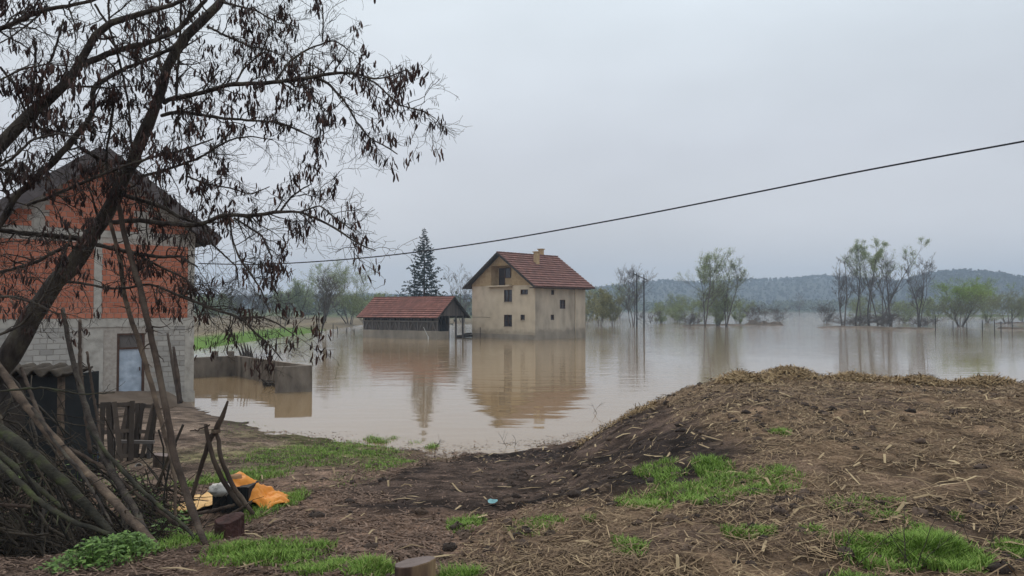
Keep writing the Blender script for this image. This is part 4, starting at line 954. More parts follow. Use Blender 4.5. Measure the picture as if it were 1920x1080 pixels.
# ------------------------------------------------------------------ locust trees in the foreground
def limb(pts, Y0, Y1):
    n = len(pts); out = []
    for i, (px, py, w) in enumerate(pts):
        Y = Y0 + (Y1 - Y0) * i / (n - 1); out.append((*PX(px, py, Y), w / 2 * Y / FPX))
    return np.array(out)
TA, TB = 8.6, 7.6
limbsA = [
 ([(-230, 1010, 84), (-180, 950, 76), (-90, 825, 68), (0, 690, 62), (60, 600, 54), (110, 535, 48), (165, 455, 44), (215, 370, 38), (245, 315, 34), (262, 270, 33), (285, 225, 32), (298, 190, 30), (303, 140, 26), (328, 94, 26), (358, 61, 26), (389, 28, 24), (417, 3, 20), (450, -50, 14)], TA, TA),
 ([(308, 192, 14), (328, 183, 13), (361, 178, 12), (403, 167, 11), (430, 158, 11), (480, 156, 11), (516, 154, 9), (588, 144, 8), (622, 137, 7), (666, 137, 6), (699, 149, 4), (728, 145, 3), (764, 130, 2)], TA, TA - 1.6),
 ([(588, 144, 6), (613, 154, 6), (646, 188, 5), (670, 231, 4), (694, 260, 3), (728, 277, 3), (745, 289, 2)], TA - .9, TA - 1.3),
 ([(690, 147, 4), (709, 159, 4), (747, 197, 3), (796, 209, 3), (816, 222, 2)], TA - 1.2, TA - 1.5),
 ([(516, 152, 5), (545, 113, 5), (579, 91, 4), (627, 75, 3), (668, 104, 2)], TA - .7, TA - .4),
 ([(605, 78, 3), (606, 40, 3), (605, 8, 2)], TA - .5, TA - .5),
 ([(565, 157, 4), (588, 188, 3), (617, 211, 2)], TA - .8, TA - 1.0),
 ([(303, 217, 9), (333, 208, 8), (375, 215, 7), (417, 222, 6), (473, 226, 5), (521, 229, 5), (564, 246, 4), (603, 267, 2)], TA, TA - 1.),
 ([(233, 366, 11), (259, 373, 10), (306, 389, 9), (332, 404, 8), (363, 416, 8)], TA, TA - .3),
 ([(207, 417, 12), (233, 415, 12), (270, 413, 12), (311, 419, 12), (363, 423, 11), (384, 421, 10), (399, 410, 10), (415, 403, 9), (480, 404, 9), (526, 396, 8), (564, 397, 6), (603, 414, 5), (637, 433, 4), (675, 460, 3), (704, 470, 2)], TA, TA - 1.4),
 ([(153, 448, 15), (104, 442, 14), (52, 438, 12), (0, 431, 12), (-60, 420, 9)], TA, TA - .8),
 ([(181, 459, 11), (246, 473, 10), (298, 482, 8), (337, 480, 6), (370, 500, 3)], TA, TA - .8),
 ([(52, 384, 6), (98, 368, 7), (145, 347, 7), (189, 329, 7), (233, 311, 6), (285, 295, 5), (337, 283, 4), (400, 260, 3)], TA - .6, TA - .9),
 ([(130, 459, 9), (65, 493, 8), (0, 511, 7), (-50, 530, 5)], TA, TA - .9),
 ([(259, 332, 7), (311, 319, 6), (376, 295, 5), (430, 262, 4), (470, 255, 3), (510, 262, 2)], TA, TA - .8),
 ([(111, 529, 6), (145, 529, 6), (207, 542, 5), (246, 539, 5), (283, 531, 5), (337, 555, 5), (358, 564, 6), (414, 584, 6), (453, 596, 5), (479, 625, 4), (506, 646, 4), (530, 676, 2)], TA, TA - 1.5),
 ([(453, 596, 4), (490, 594, 4), (520, 606, 3), (552, 628, 2)], TA - 1.2, TA - 1.5),
 ([(439, 409, 5), (465, 425, 5), (492, 443, 4), (511, 486, 3), (497, 530, 2)], TA - .7, TA - 1.),
 ([(430, 408, 4), (436, 450, 4), (448, 482, 4), (473, 518, 4), (490, 545, 3), (505, 585, 2)], TA - .7, TA - 1.),
 ([(380, 425, 5), (400, 460, 4), (444, 500, 3), (448, 540, 2)], TA - .4, TA - .7),
 ([(303, 133, 8), (297, 110, 7), (300, 80, 5), (296, 40, 4), (300, 0, 3)], TA, TA + .5),
 ([(333, 80, 8), (320, 92, 8), (278, 111, 8), (230, 130, 9), (205, 144, 9), (181, 158, 12)], TA, TA - .6),
 ([(331, 180, 6), (334, 120, 6), (338, 60, 5), (340, 0, 5), (342, -40, 4)], TA - .2, TA - .5),
 ([(417, 3, 8), (440, 10, 5), (480, 20, 4), (520, 42, 3), (560, 50, 2)], TA, TA - .7),
 ([(389, 50, 6), (430, 70, 5), (470, 88, 4), (500, 92, 3), (530, 105, 2)], TA, TA - .7),
 ([(440, 160, 5), (455, 130, 4), (490, 100, 4), (505, 60, 3), (500, 20, 2)], TA - .5, TA - .2),
 ([(245, 470, 6), (300, 500, 5), (345, 520, 4), (380, 560, 3), (395, 600, 2)], TA - .2, TA - .8),
 ([(350, 330, 4), (385, 345, 4), (430, 352, 3), (470, 365, 3), (505, 350, 2)], TA - .4, TA - .9),
 ([(526, 396, 5), (545, 370, 4), (570, 352, 3), (585, 345, 2)], TA - .9, TA - 1.1),
 ([(564, 397, 4), (600, 385, 3), (630, 410, 3), (668, 436, 2)], TA - 1., TA - 1.4),
]
limbsB = [
 ([(-330, 1000, 70), (-250, 700, 58), (-130, 420, 48), (-60, 330, 42), (0, 270, 34), (42, 228, 33), (83, 189, 31), (125, 158, 29), (155, 120, 26), (164, 92, 24), (172, 69, 22), (189, 50, 20), (211, 37, 15), (250, 30, 13), (305, 14, 11), (347, 5, 9), (390, -25, 6)], TB, TB),
 ([(155, 122, 16), (194, 105, 15), (236, 89, 14), (278, 80, 12), (328, 61, 11), (358, 30, 11), (390, -6, 9), (420, -40, 6)], TB, TB + .3),
 ([(-90, 95, 12), (0, 53, 11), (28, 42, 11), (83, 19, 10), (125, 11, 8), (178, 0, 7), (240, -30, 4)], TB, TB - .3),
 ([(-120, 560, 30), (-50, 480, 22), (8, 410, 19), (26, 371, 18), (78, 324, 18), (117, 288, 17), (139, 258, 15), (167, 230, 13), (178, 200, 12), (170, 178, 12), (181, 158, 13), (205, 144, 10), (230, 130, 7)], TB, TB + .6),
 ([(0, 300, 12), (-60, 330, 14)], TB, TB),
 ([(178, 8, 5), (203, 47, 5), (219, 97, 5), (231, 144, 5), (242, 200, 5), (247, 278, 4)], TB + .4, TB + .6),
 ([(214, 156, 6), (212, 208, 6), (200, 278, 5), (200, 327, 5), (212, 350, 4)], TB + .5, TB + .8),
 ([(67, 83, 5), (65, 139, 5), (58, 194, 5)], TB - .2, TB),
 ([(119, 36, 4), (100, 103, 5), (72, 161, 4), (50, 200, 4)], TB - .3, TB - .2),
 ([(0, 125, 5), (25, 156, 5), (47, 208, 5)], TB - .2, TB),
 ([(150, 278, 7), (187, 298, 8), (225, 306, 8), (262, 300, 7)], TB + .5, TB + .9),
 ([(205, 40, 4), (203, 10, 5), (206, -20, 4)], TB, TB),
 ([(203, 35, 3), (230, 15, 3), (246, 0, 2)], TB, TB - .2),
 ([(83, 19, 5), (60, 40, 4), (20, 70, 3), (-20, 90, 3)], TB, TB - .4),
 ([(0, 150, 4), (40, 130, 4), (90, 120, 3), (140, 125, 2)], TB - .5, TB - .6),
 ([(-40, 330, 8), (20, 300, 6), (60, 262, 5), (110, 250, 4), (160, 262, 3)], TB - .2, TB - .6),
 ([(20, 380, 6), (0, 330, 5), (-20, 290, 4)], TB, TB - .2),
 ([(-30, 640, 7), (40, 610, 6), (80, 560, 5), (110, 500, 4), (135, 440, 3)], TB - .5, TB - .6),
 ([(-40, 560, 6), (20, 555, 5), (70, 570, 4), (110, 590, 3)], TB - .6, TB - .7),
]
def pods_at(c, s=1.):
    K = len(c); L = rng.uniform(.045, .100, K) * s; w = L * rng.uniform(.10, .16, K)
    d = nrm(np.stack([rng.normal(size=K) * .24, rng.normal(size=K) * .24, -np.ones(K)], 1)); a = rng.uniform(0, 6.28, K)
    n1 = nrm(np.stack([np.cos(a), np.sin(a), np.zeros(K)], 1)); n2 = np.cross(d, n1); cur = (rng.normal(size=K) * .12 * L)[:, None]
    V = []
    for t, wf in ((0, .12), (.22, .85), (.55, 1.), (.85, .7), (1., .06)):
        b = c + d * (L * t)[:, None] + n1 * cur * math.sin(math.pi * t)
        for q in (n1 * w[:, None] * wf, n2 * w[:, None] * wf * .35, -n1 * w[:, None] * wf, -n2 * w[:, None] * wf * .35): V.append(b + q)
    V = np.stack(V, 1); F = []
    for i in range(4):
        for j in range(4): F.append((i*4+j, i*4+(j+1)%4, i*4+4+(j+1)%4, i*4+4+j))
    F = np.array(F)[None] + (np.arange(K) * 20)[:, None, None]
    return V.reshape(-1, 3), F.reshape(-1, 4)
def locust(name, label, limbs, basept, tw=1., podn=1.):
    root = empty(name, basept); tag(root, label, 'tree'); off = -np.array(basept)
    LP = []; LR = []; lens = []
    for i, (pts, a, b) in enumerate(limbs):
        q = resample(limb(pts, a, b), 34); q[:, 3] *= np.interp(q[:, 3], [.008, .05], [.92, .68]); q[1:-1, :3] += rng.normal(size=(32, 3)) * q[1:-1, 3:4] * .16
        LP.append(q[:, :3] + off); LR.append(q[:, 3] * (1 + .06 * rng.normal(size=34)))
        lens.append(np.linalg.norm(np.diff(q[:, :3], axis=0), axis=1).sum())
    LP = np.array(LP); LR = np.maximum(np.array(LR), .004); lens = np.array(lens)
    V, F = tube_arrays(LP[:1], LR[:1], 12); new_obj('trunk', mesh_np('trunk', V, F, True), M['bark'], root)
    for i in range(1, len(LP)):
        V, F = tube_arrays(LP[i:i + 1], LR[i:i + 1], 7); new_obj('limb', mesh_np('limb', V, F, True), M['bark'], root)
    nn = np.round(lens * 9.4 * tw).astype(int); nn[0] = int(lens[0] * 2.4)
    kw = dict(plane=(1, .8, 1))
    t0 = np.where(np.arange(len(LP)) == 0, .45, .12)
    P1, R1 = grow(LP[1:], np.minimum(LR[1:], .02), nn[1:], tmin=.1, ang=(52, 16), absl=(.25, .75), endfade=.55, N=9, up=-.04, jit=.22, rr=.5, rtip=.0028, **kw)
    Pt, Rt = grow(LP[:1], np.minimum(LR[:1], .03), nn[0], tmin=.42, ang=(60, 16), absl=(.3, .9), N=9, up=-.02, jit=.22, rr=.5, rtip=.003, **kw)
    P1 = np.concatenate([P1, Pt]); R1 = np.concatenate([R1, Rt])
    P2, R2 = grow(P1, R1, 4, tmin=.15, ang=(48, 16), absl=(.10, .36), N=6, up=-.01, jit=.26, rr=.55, rtip=.002, **kw)
    P3, R3 = grow(P2, R2, 3, tmin=.2, ang=(45, 18), absl=(.05, .18), N=4, up=.0, jit=.25, rr=.6, rtip=.0016)
    V, F = cat_arrays([tube_arrays(P1, R1, 4), tube_arrays(P2, R2, 3), tube_arrays(P3, R3, 3)])
    tw_ = new_obj('twigs', mesh_np('twigs', V, F, True), M['bark'], root); tw_['kind'] = 'stuff'
    pool = np.concatenate([P2[:, 2:].reshape(-1, 3), P1[:, 4:].reshape(-1, 3), P3[:, 2:].reshape(-1, 3)])
    pool = pool[fbm(pool[:, 0] * 3, pool[:, 2] * 3, .9, 3) > .46]
    zz_ = pool[:, 2] - off[2]; pool = pool[rng.random(len(pool)) < np.where(zz_ < 4.9, .5, 1.)]
    nc = int(len(P2) * .70 * podn); c = pool[rng.integers(0, len(pool), nc)]
    k = rng.integers(2, 9, nc); c = np.repeat(c, k, 0) + rng.normal(size=(k.sum(), 3)) * np.array([.026, .026, .03])
    V, F = pods_at(c); o = new_obj('seed_pods', mesh_np('seed_pods', V, F, True), M['pod'], root); o['kind'] = 'stuff'
    return root
pA = PX(-230, 1010, TA); pB = PX(-330, 1000, TB)
locust('locust_tree', 'big dark locust tree with hanging pods leaning over the brick house', limbsA, tuple(pA))
locust('locust_tree', 'thick bare locust limbs reaching in from the upper left edge', limbsB, tuple(pB), tw=1.1, podn=1.)

# ------------------------------------------------------------------ leaning poles and the brush pile
def pole_px(name, pts, Y0, Y1, mat, label, cat='pole', group=None, k=9, wob=.006):
    q = limb(pts, Y0, Y1); q[:, 3] *= .72; o = poly_tube(name, q, mat, 34, k, True, wob * .4)
    s_ = resample(q, 34)[8:]; st_, sr_ = grow(s_[None, :, :3], np.minimum(s_[None, :, 3], .02), 7 if wob > .005 and Y0 < 12 else 1, tmin=.05, ang=(50, 14), absl=(.06, .3), N=5, jit=.2, rr=.45, rtip=.002)
    V_, F_ = tube_arrays(st_, sr_, 4); t_ = new_obj('side_twig', mesh_np('side_twig', V_, F_, True), mat, o); t_['kind'] = 'stuff'; tag(o, label, cat, group); return o
pole_px('support_pole', [(222, 384, 13), (236, 455, 14), (254, 513, 15), (267, 555, 15), (280, 618, 15), (298, 696, 16), (311, 765, 17), (327, 860, 18), (353, 937, 18), (373, 993, 18), (388, 1026, 16)], 8.4, 6.0, M['pole'], 'long dark pole propping the locust trunk, foot beside the stump')
pole_px('support_pole', [(207, 418, 9), (226, 487, 11), (233, 555, 12), (249, 607, 13), (267, 657, 13), (280, 709, 13), (298, 773, 12), (318, 850, 9), (330, 905, 8), (329, 985, 7)], 8.5, 7.3, M['polelight'], 'lighter crooked pole crossing just left of the long dark pole')
pole_px('leaning_pole', [(-40, 640, 17), (0, 690, 19), (39, 749, 20), (97, 819, 22), (156, 881, 22), (206, 932, 22), (253, 982, 21), (298, 1028, 19)], 8.0, 6.0, M['polelight'], 'pale barkless pole slanting down across the brush pile')
pole_px('leaning_pole', [(118, 580, 10), (128, 640, 12), (148, 718, 14), (167, 784, 15), (195, 858, 18), (226, 912, 19), (258, 965, 17), (275, 1000, 14)], 8.6, 6.4, M['bark'], 'dark crooked trunk crossing over the pale barkless pole')
pole_px('leaning_log', [(-60, 770, 30), (8, 812, 30), (51, 846, 29), (128, 912, 26), (185, 972, 20), (215, 1005, 15)], 7.8, 6.5, M['mosslog'], 'thick grey log lying low in the brush pile')
pole_px('leaning_log', [(-40, 840, 14), (0, 870, 15), (23, 892, 15), (78, 944, 14), (136, 978, 13), (208, 1002, 10)], 7.0, 6.2, M['mosslog'], 'mossy curved log at the front of the brush pile')
pole_px('leaning_log', [(-30, 830, 14), (20, 868, 15), (60, 905, 14), (120, 955, 10)], 7.3, 6.7, M['mosslog'], 'second mossy log just behind the curved one')
pole_px('leaning_pole', [(60, 765, 7), (110, 838, 8), (152, 885, 8), (180, 930, 7), (212, 985, 5)], 7.2, 6.3, M['bark'], 'thin dark stick leaning under the pale barkless pole')
pole_px('leaning_pole', [(165, 800, 9), (200, 850, 10), (250, 905, 11), (300, 950, 10), (345, 985, 9), (366, 1010, 7)], 7.6, 6.2, M['mosslog'], 'greenish pole running from the pallets to the dark pole foot')
pole_px('leaning_pole', [(130, 840, 8), (200, 880, 9), (262, 930, 9), (320, 975, 8), (360, 1000, 7)], 7.5, 6.4, M['pole'], 'thin pole lying parallel behind the greenish pole')
pole_px('leaning_pole', [(40, 690, 9), (60, 745, 9), (85, 800, 8), (120, 850, 7)], 8.6, 7.4, M['pole'], 'short grey stick standing by the black shed door')
pole_px('leaning_pole', [(150, 600, 8), (150, 680, 9), (158, 760, 9), (170, 850, 9)], 9.4, 8.4, M['pole'], 'upright grey pole left of the leaning pallets')
pole_px('leaning_pole', [(163, 660, 6), (175, 740, 7), (185, 800, 7), (190, 860, 7)], 9.0, 8.2, M['pole'], 'thin upright dark stick next to the upright grey pole')
pole_px('leaning_pole', [(0, 734, 5), (50, 728, 6), (90, 728, 5), (160, 740, 4), (215, 736, 2)], 6.6, 6.4, M['mosslog'], 'long thin pale twig lying across the brush pile', 'stick')
pole_px('leaning_plank', [(-60, 944, 8), (0, 946, 9), (60, 950, 8)], 6.4, 6.5, M['pole'], 'short weathered plank at the left edge low in the pile', 'plank')
pole_px('wall_post', [(314, 625, 5), (325, 690, 9), (331, 720, 11), (338, 755, 14)], 28.4, 27.6, M['palletwood'], 'rotten post leaning on the block wall', 'post')
pole_px('wall_post', [(325, 650, 6), (332, 700, 12), (337, 756, 13)], 28.0, 27.5, M['pole'], 'second rotten post doubled against the first on the block wall', 'post')
# brush: uncountable branches
nb = 420; x = rng.uniform(-7.4, -3.6, nb); y = rng.uniform(6.6, 9.4, nb)
st = np.stack([x - .2, y, height(x, y, False) + .55 * np.exp(-((x + 6.2) / 1.6) ** 2) + rng.uniform(.0, .85, nb) * sstep(-3.4, -6, x)], 1)
d = nrm(np.stack([rng.normal(.7, .4, nb), rng.normal(-.3, .45, nb), rng.normal(-.5, .28, nb)], 1)); L = rng.uniform(.7, 2.0, nb)
s = np.linspace(-.5, .5, 7)[None, :, None]; P = st[:, None] + d[:, None] * (s * L[:, None, None]); P[:, 1:-1] += rng.normal(size=(nb, 5, 3)) * .02
hz_ = height(P[..., 0], P[..., 1], False); P[..., 2] = np.maximum(P[..., 2], hz_ - .02)
r = rng.uniform(.004, .020, nb)[:, None] * np.linspace(1, .55, 7)[None]
P2, R2 = grow(P, r, 5, ang=(45, 18), absl=(.2, .7), N=6, jit=.2, rr=.5, rtip=.003)
V, F = cat_arrays([tube_arrays(P, r, 6), tube_arrays(P2, R2, 4)])
tag(new_obj('brush_pile', mesh_np('brush_pile', V, F, True), M['brush']), 'dark heap of cut branches piled at the lower left', 'brush pile', kind='stuff')
# shed
sh = PX(78, 800, 11.0)
shed = tag(empty('shed', (sh[0], 11.0, .72), R(-6)), 'small black shed with wavy tile roof behind the brush pile', 'shed')
MB().box((-.26, 0, -.4), (.26, .9, 1.98)).build('door', M['black'], shed)
MB().box((.262, -.03, -.4), (.33, .04, 2.0)).build('post', M['polelight'], shed)
MB().box((-1.6, .05, -.4), (-.262, .9, 1.95)).build('wall', M['darkwood'], shed)
V = []; F = []; NU = 60
for j in range(7):
    for i in range(NU + 1):
        u = -1.7 + 2.1 * i / NU; V.append((u, -.12 + .11 * j, 2.03 + .045 * math.sin(i * 2 * math.pi / 7.5) + .01 * j + .012 * rng.normal() * (j % 2)))
for j in range(6):
    for i in range(NU): F.append((j*(NU+1)+i, j*(NU+1)+i+1, (j+1)*(NU+1)+i+1, (j+1)*(NU+1)+i))
o = new_obj('roof', mesh_np('roof', V, F, True), M['brush'], shed); sm = o.modifiers.new('thick', 'SOLIDIFY'); sm.thickness = .025

# ------------------------------------------------------------------ pallets, bottle, stumps, tripod, tarp
def pallet(loc, rz, tilt, label, n, wreck):
    e = tag(empty('pallet', loc, rz), label, 'pallet', 'pallets leaning in the yard'); e.rotation_euler = (R(tilt), 0, rz)
    Wp, Hp = .82, 1.2
    for i in range(n):
        x0 = -Wp / 2 + .05 + (Wp - .1) * i / (n - 1); sk = (rng.normal() * .05 if not wreck else rng.normal() * .12)
        MB().beam((x0, -.07, .0), (x0 + sk, -.07, Hp), .095, .022, (0, 1, 0)).build('slat', M['palletwood'], e)
    for z in (.1, .6, 1.14): MB().beam((-Wp / 2, -.02, z), (Wp / 2, -.02, z), .075, .085, (0, 1, 0)).build('stringer', M['palletwood'], e)
    for i in range(3): MB().beam((-Wp / 2 + .08 + i * (Wp - .16) / 2, .05, 0), (-Wp / 2 + .08 + i * (Wp - .16) / 2, .05, Hp), .09, .022, (0, 1, 0)).build('slat', M['palletwood'], e)
    return e
g = GP(252, 858); pallet((g[0], g[1], g[2] - .03), R(-10), -9, 'upright slatted pallet nearest the support poles', 6, True)
g2 = GP(203, 866); e2 = pallet((g2[0] + .05, g2[1], g2[2] - .03), R(28), -14, 'broken pallet half hidden behind the crooked trunk', 5, True)
tag(MB().beam((g[0] - .35, g[1] - .3, g[2] + .42), (g[0] + .55, g[1] - .28, g[2] + .40), .08, .06).beam((g[0] - .3, g[1] - .3, g[2] - .02), (g[0] - .28, g[1] - .3, g[2] + .38), .06, .06).beam((g[0] + .45, g[1] - .29, g[2] - .02), (g[0] + .45, g[1] - .29, g[2] + .37), .06, .06).build('plank_rest', M['greywood']), 'low board on two legs before the upright pallet', 'board')
def lathe(name, prof, loc, mat, k=14, parent=None):
    V = []; F = []
    for r_, z in prof:
        for i in range(k): a = 2 * math.pi * i / k; V.append((r_ * math.cos(a), r_ * math.sin(a), z))
    for j in range(len(prof) - 1):
        for i in range(k): F.append((j*k+i, j*k+(i+1)%k, (j+1)*k+(i+1)%k, (j+1)*k+i))
    o = new_obj(name, mesh_np(name, V, F, True), mat, parent); o.location = loc; return o
g = GP(174, 868)
bt = tag(lathe('bottle', [(.001, 0), (.085, 0), (.09, .03), (.09, .2), (.06, .26), (.035, .29), (.035, .31)], (g[0], g[1], g[2]), M['blue']), 'blue plastic bottle standing by the broken pallet', 'bottle')
lathe('cap', [(.04, .31), (.04, .36), (.001, .365)], (0, 0, 0), M['white'], 10, bt)
def stump(name, px, py, rpx, hpx, mats, label, cat, Y=None, jag=.06, seed=0, k=22):
    g = GP(px, py) if Y is None else np.array([PX(px, py, Y)[0], Y, float(height(PX(px, py, Y)[0], Y))])
    rr = rpx * g[1] / FPX; h = hpx * g[1] / FPX; e = tag(empty(name, (g[0], g[1], g[2])), label, cat)
    V = []; F = []; ph = rng.uniform(0, 6, 3)
    zs = [-.08, h * .3, h * .7, h * .97, h]
    for z in zs:
        for i in range(k):
            a = 2 * math.pi * i / k; q = rr * (1 + jag * (math.sin(3 * a + ph[0]) + .6 * math.sin(7 * a + ph[1]) + .5 * math.sin(13 * a + ph[2])) + (.08 if z < h * .2 else 0) - (.03 if z == h else 0))
            V.append((q * math.cos(a), q * math.sin(a), z + (.025 * math.cos(a + ph[0]) if z > h * .9 else 0)))
    for j in range(len(zs) - 1):
        for i in range(k): F.append((j*k+i, j*k+(i+1)%k, (j+1)*k+(i+1)%k, (j+1)*k+i))
    new_obj('bark', mesh_np('bark', V, F, False), mats[0], e)
    t0 = (len(zs) - 1) * k; T = V[t0:]; n0 = len(T); T = T + [(q[0] * .5, q[1] * .5, q[2] + .004) for q in T] + [(0, 0, T[0][2])] 
    zc = sum(q[2] for q in T[:k]) / k; T[-1] = (0, 0, zc + .003)
    F2 = [(i, (i+1)%k, k+(i+1)%k, k+i) for i in range(k)] + [(k+i, k+(i+1)%k, 2*k, 2*k) for i in range(k)]
    me = bpy.data.meshes.new('cut_face'); me.from_pydata(T, [], [f if f[2] != f[3] else f[:3] for f in F2]); me.update(); new_obj('cut_face', me, mats[1], e)
    return e
stump('tree_stump', 777, 1070, 38, 62, (M['stumpbark'], M['cutgrey']), 'sawn grey-topped stump at the bottom edge', 'stump', Y=4.75, jag=.035)
stump('tree_stump', 430, 1010, 25, 36, (M['stumpred'], M['stumpred']), 'dark reddish stump below the orange tarp', 'stump', jag=.07)
stump('chopping_block', 304, 877, 15, 25, (M['pole'], M['cutgrey']), 'squat chopping block behind the long support pole', 'block', jag=.04)
# tripod of sticks
tg = GP(432, 968); TY = tg[1]
tri = tag(empty('stick_tripod', tuple(tg)), 'tripod of crooked tied sticks standing over the tarp', 'tripod')
for pts, a, b in (([(427, 752, 4), (418, 775, 9), (410, 796, 11), (394, 822, 10), (375, 880, 8), (357, 940, 8)], TY, TY + .05), ([(386, 795, 7), (393, 839, 8), (410, 888, 9), (437, 930, 9), (455, 952, 8)], TY, TY - .1), ([(405, 799, 7), (413, 853, 8), (432, 904, 9), (451, 930, 9), (478, 968, 7)], TY + .05, TY - .2), ([(370, 963, 6), (400, 958, 7), (440, 946, 6)], TY - .3, TY - .1), ([(416, 974, 5), (445, 958, 6), (473, 940, 5)], TY - .25, TY - .05), ([(393, 796, 3), (372, 806, 3), (356, 808, 2)], TY, TY - .1)):
    q = limb(pts, a, b); q[:, :3] -= tg; poly_tube('stick', q, M['pole'], 14, 7, True, .004).parent = tri
lathe('binding', [(.05, -.02), (.055, 0), (.05, .02)], tuple(PX(405, 808, TY) - tg), M['polelight'], 8, tri)
def cloth(name, c, sx, sy, hfun, mat, label, cat, rz=0., seed=0., n=34, wr=.05):
    V = []; F = []
    for j in range(n + 1):
        for i in range(n + 1):
            u = i / n * 2 - 1; v = j / n * 2 - 1; r_ = 1 + .22 * (fbm(u * 2 + seed, v * 2, .8, 3) - .5) * 2
            x = u * sx * r_; y = v * sy * r_; xr = c[0] + x * math.cos(rz) - y * math.sin(rz); yr = c[1] + x * math.sin(rz) + y * math.cos(rz)
            z = float(height(xr, yr)) + .02 + hfun(u, v) + wr * (fbm(x * 5 + seed, y * 5, .55, 4) - .35) * (1 - .6 * max(abs(u), abs(v)) ** 4)
            V.append((xr, yr, z))
    for j in range(n):
        for i in range(n): F.append((j*(n+1)+i, j*(n+1)+i+1, (j+1)*(n+1)+i+1, (j+1)*(n+1)+i))
    o = new_obj(name, mesh_np(name, V, F, True), mat); m_ = o.modifiers.new('thick', 'SOLIDIFY'); m_.thickness = .006
    return tag(o, label, cat)
g = GP(402, 943); cloth('faded_tarp', g, .36, .44, lambda u, v: .02 + .10 * max(0, u) ** 2, M['tarpyel'], 'faded yellow plastic sheet spread left of the dark crate', 'tarp', R(-12), 1., wr=.05)
g = GP(490, 945); cloth('orange_tarp', g, .31, .34, lambda u, v: .30 * max(0, .2 - u) ** .9 * (1 - .3 * v * v) + .10 * (1 - u * u) * (1 - v * v), M['tarp'], 'crumpled bright orange tarp hanging off the crate', 'tarp', R(10), 5., wr=.16)
g = GP(437, 958)
cr_ = tag(empty('dark_crate', (g[0], g[1] + .05, g[2])), 'dark box under the sticks between the tarps', 'crate')
for i in range(5):
    MB().box((-.2 + i * .082, -.16, 0), (-.2 + i * .082 + .07, -.14, .30)).build('slat', M['black'], cr_)
MB().box((-.21, -.139, -.03), (.21, .2, .29)).build('body', M['black'], cr_)
q = PX(418, 920, g[1] - .02)
V = []; F = []; 
for j in range(13):
    for i in range(20):
        a = 2 * math.pi * i / 20; b = math.pi * j / 12; r_ = 1 + .9 * (fbm(math.cos(a) * 2 + j * .5, math.sin(a) * 2 + j * .3, .5, 4) - .5)
        V.append((q[0] + .14 * r_ * math.sin(b) * math.cos(a), q[1] - .03 + .12 * r_ * math.sin(b) * math.sin(a), q[2] + .08 * r_ * math.cos(b) + .02))
for j in range(12):
    for i in range(20): F.append((j*20+i, j*20+(i+1)%20, (j+1)*20+(i+1)%20, (j+1)*20+i))
tag(new_obj('white_sack', mesh_np('white_sack', V, F, True), M['white']), 'white sack slumped on the dark box', 'sack')
q = PX(441, 903, g[1] + .12); e = tag(lathe('log_piece', [(.001, -.12), (.075, -.12), (.08, 0), (.075, .075), (.001, .08)], tuple(q), M['cutwood'], 12), 'short sawn log piece standing on the tarp', 'log')
# litter
g = GP(923, 951); V = [(g[0] + .055 * math.cos(a) * (.6 + .8 * fbm(a * 2, r_, .7)) * r_, g[1] + .09 * math.sin(a) * (.5 + fbm(a * 3, 4 + r_, .7)) * r_, g[2] + .02 + .05 * fbm(a * 4, r_ * 3, 1.)) for r_ in (.05, .5, 1.) for a in np.linspace(0, 6.28, 13)[:-1]]
F = [(j*12+i, j*12+(i+1)%12, (j+1)*12+(i+1)%12, (j+1)*12+i) for j in range(2) for i in range(12)]
tag(new_obj('rag', mesh_np('rag', V, F, True), M['cyan']), 'small turquoise rag on the brown litter', 'rag')
g = GP(258, 874); tag(lathe('white_cup', [(.001, 0), (.05, 0), (.065, .09), (.058, .09), (.045, .01)], (g[0], g[1], g[2] + .01), M['white'], 12), 'white plastic cup lying in the yard', 'cup').rotation_euler = (R(80), 0, R(40))

# ------------------------------------------------------------------ grass, weeds, straw, chips
def patch(px, py, rx, ry):
    c = GP(px, py); a = GP(px, py - ry); b = GP(px, min(py + ry, 1400)); f_ = max(.04, c[1] - b[1]); return c[0], c[1], rx * c[1] / FPX, max(.06, min((a[1] - b[1]) / 2, 1.6 * f_))
def inpatch(p, n, soft=1.):
    cx, cy, rx, ry = p; x = rng.uniform(-1.25, 1.25, n); y = rng.uniform(-1.25, 1.25, n)
    X = cx + x * rx; Y = cy + y * ry
    keep = (x * x + y * y + 1.5 * (fbm(X, Y, .5, 3) - .5)) < rng.uniform(.0, 1.3, n) * soft
    keep &= fbm(X + 13, Y, .16, 3) > rng.uniform(.2, .55, n)
    return X[keep], Y[keep]
def blades(X, Y, h0, h1, w, lean=.5):
    K = len(X); Z = height(X, Y) - .01; a = rng.uniform(0, 6.28, K); h = rng.uniform(h0, h1, K) * (.35 + 1.3 * fbm(X, Y, .22, 3))
    l = rng.uniform(.1, lean, K) * h; b = a + 1.57 + rng.normal(size=K) * .5; ww = w * rng.uniform(.6, 1.2, K)
    p0 = np.stack([X, Y, Z], 1); sd_ = np.stack([np.cos(a), np.sin(a), np.zeros(K)], 1) * ww[:, None]
    ld_ = np.stack([np.cos(b), np.sin(b), np.zeros(K)], 1)
    m = p0 + ld_ * (l * .35)[:, None]; m[:, 2] += h * .6; t = p0 + ld_ * l[:, None]; t[:, 2] += h
    V = np.stack([p0 - sd_, p0 + sd_, m + sd_ * .8, m - sd_ * .8, t + sd_ * .12, t - sd_ * .12], 1).reshape(-1, 3)
    k = (np.arange(K) * 6)[:, None]; F = np.concatenate([k + np.array([[0, 1, 2, 3]]), k + np.array([[3, 2, 4, 5]])])
    return V, F
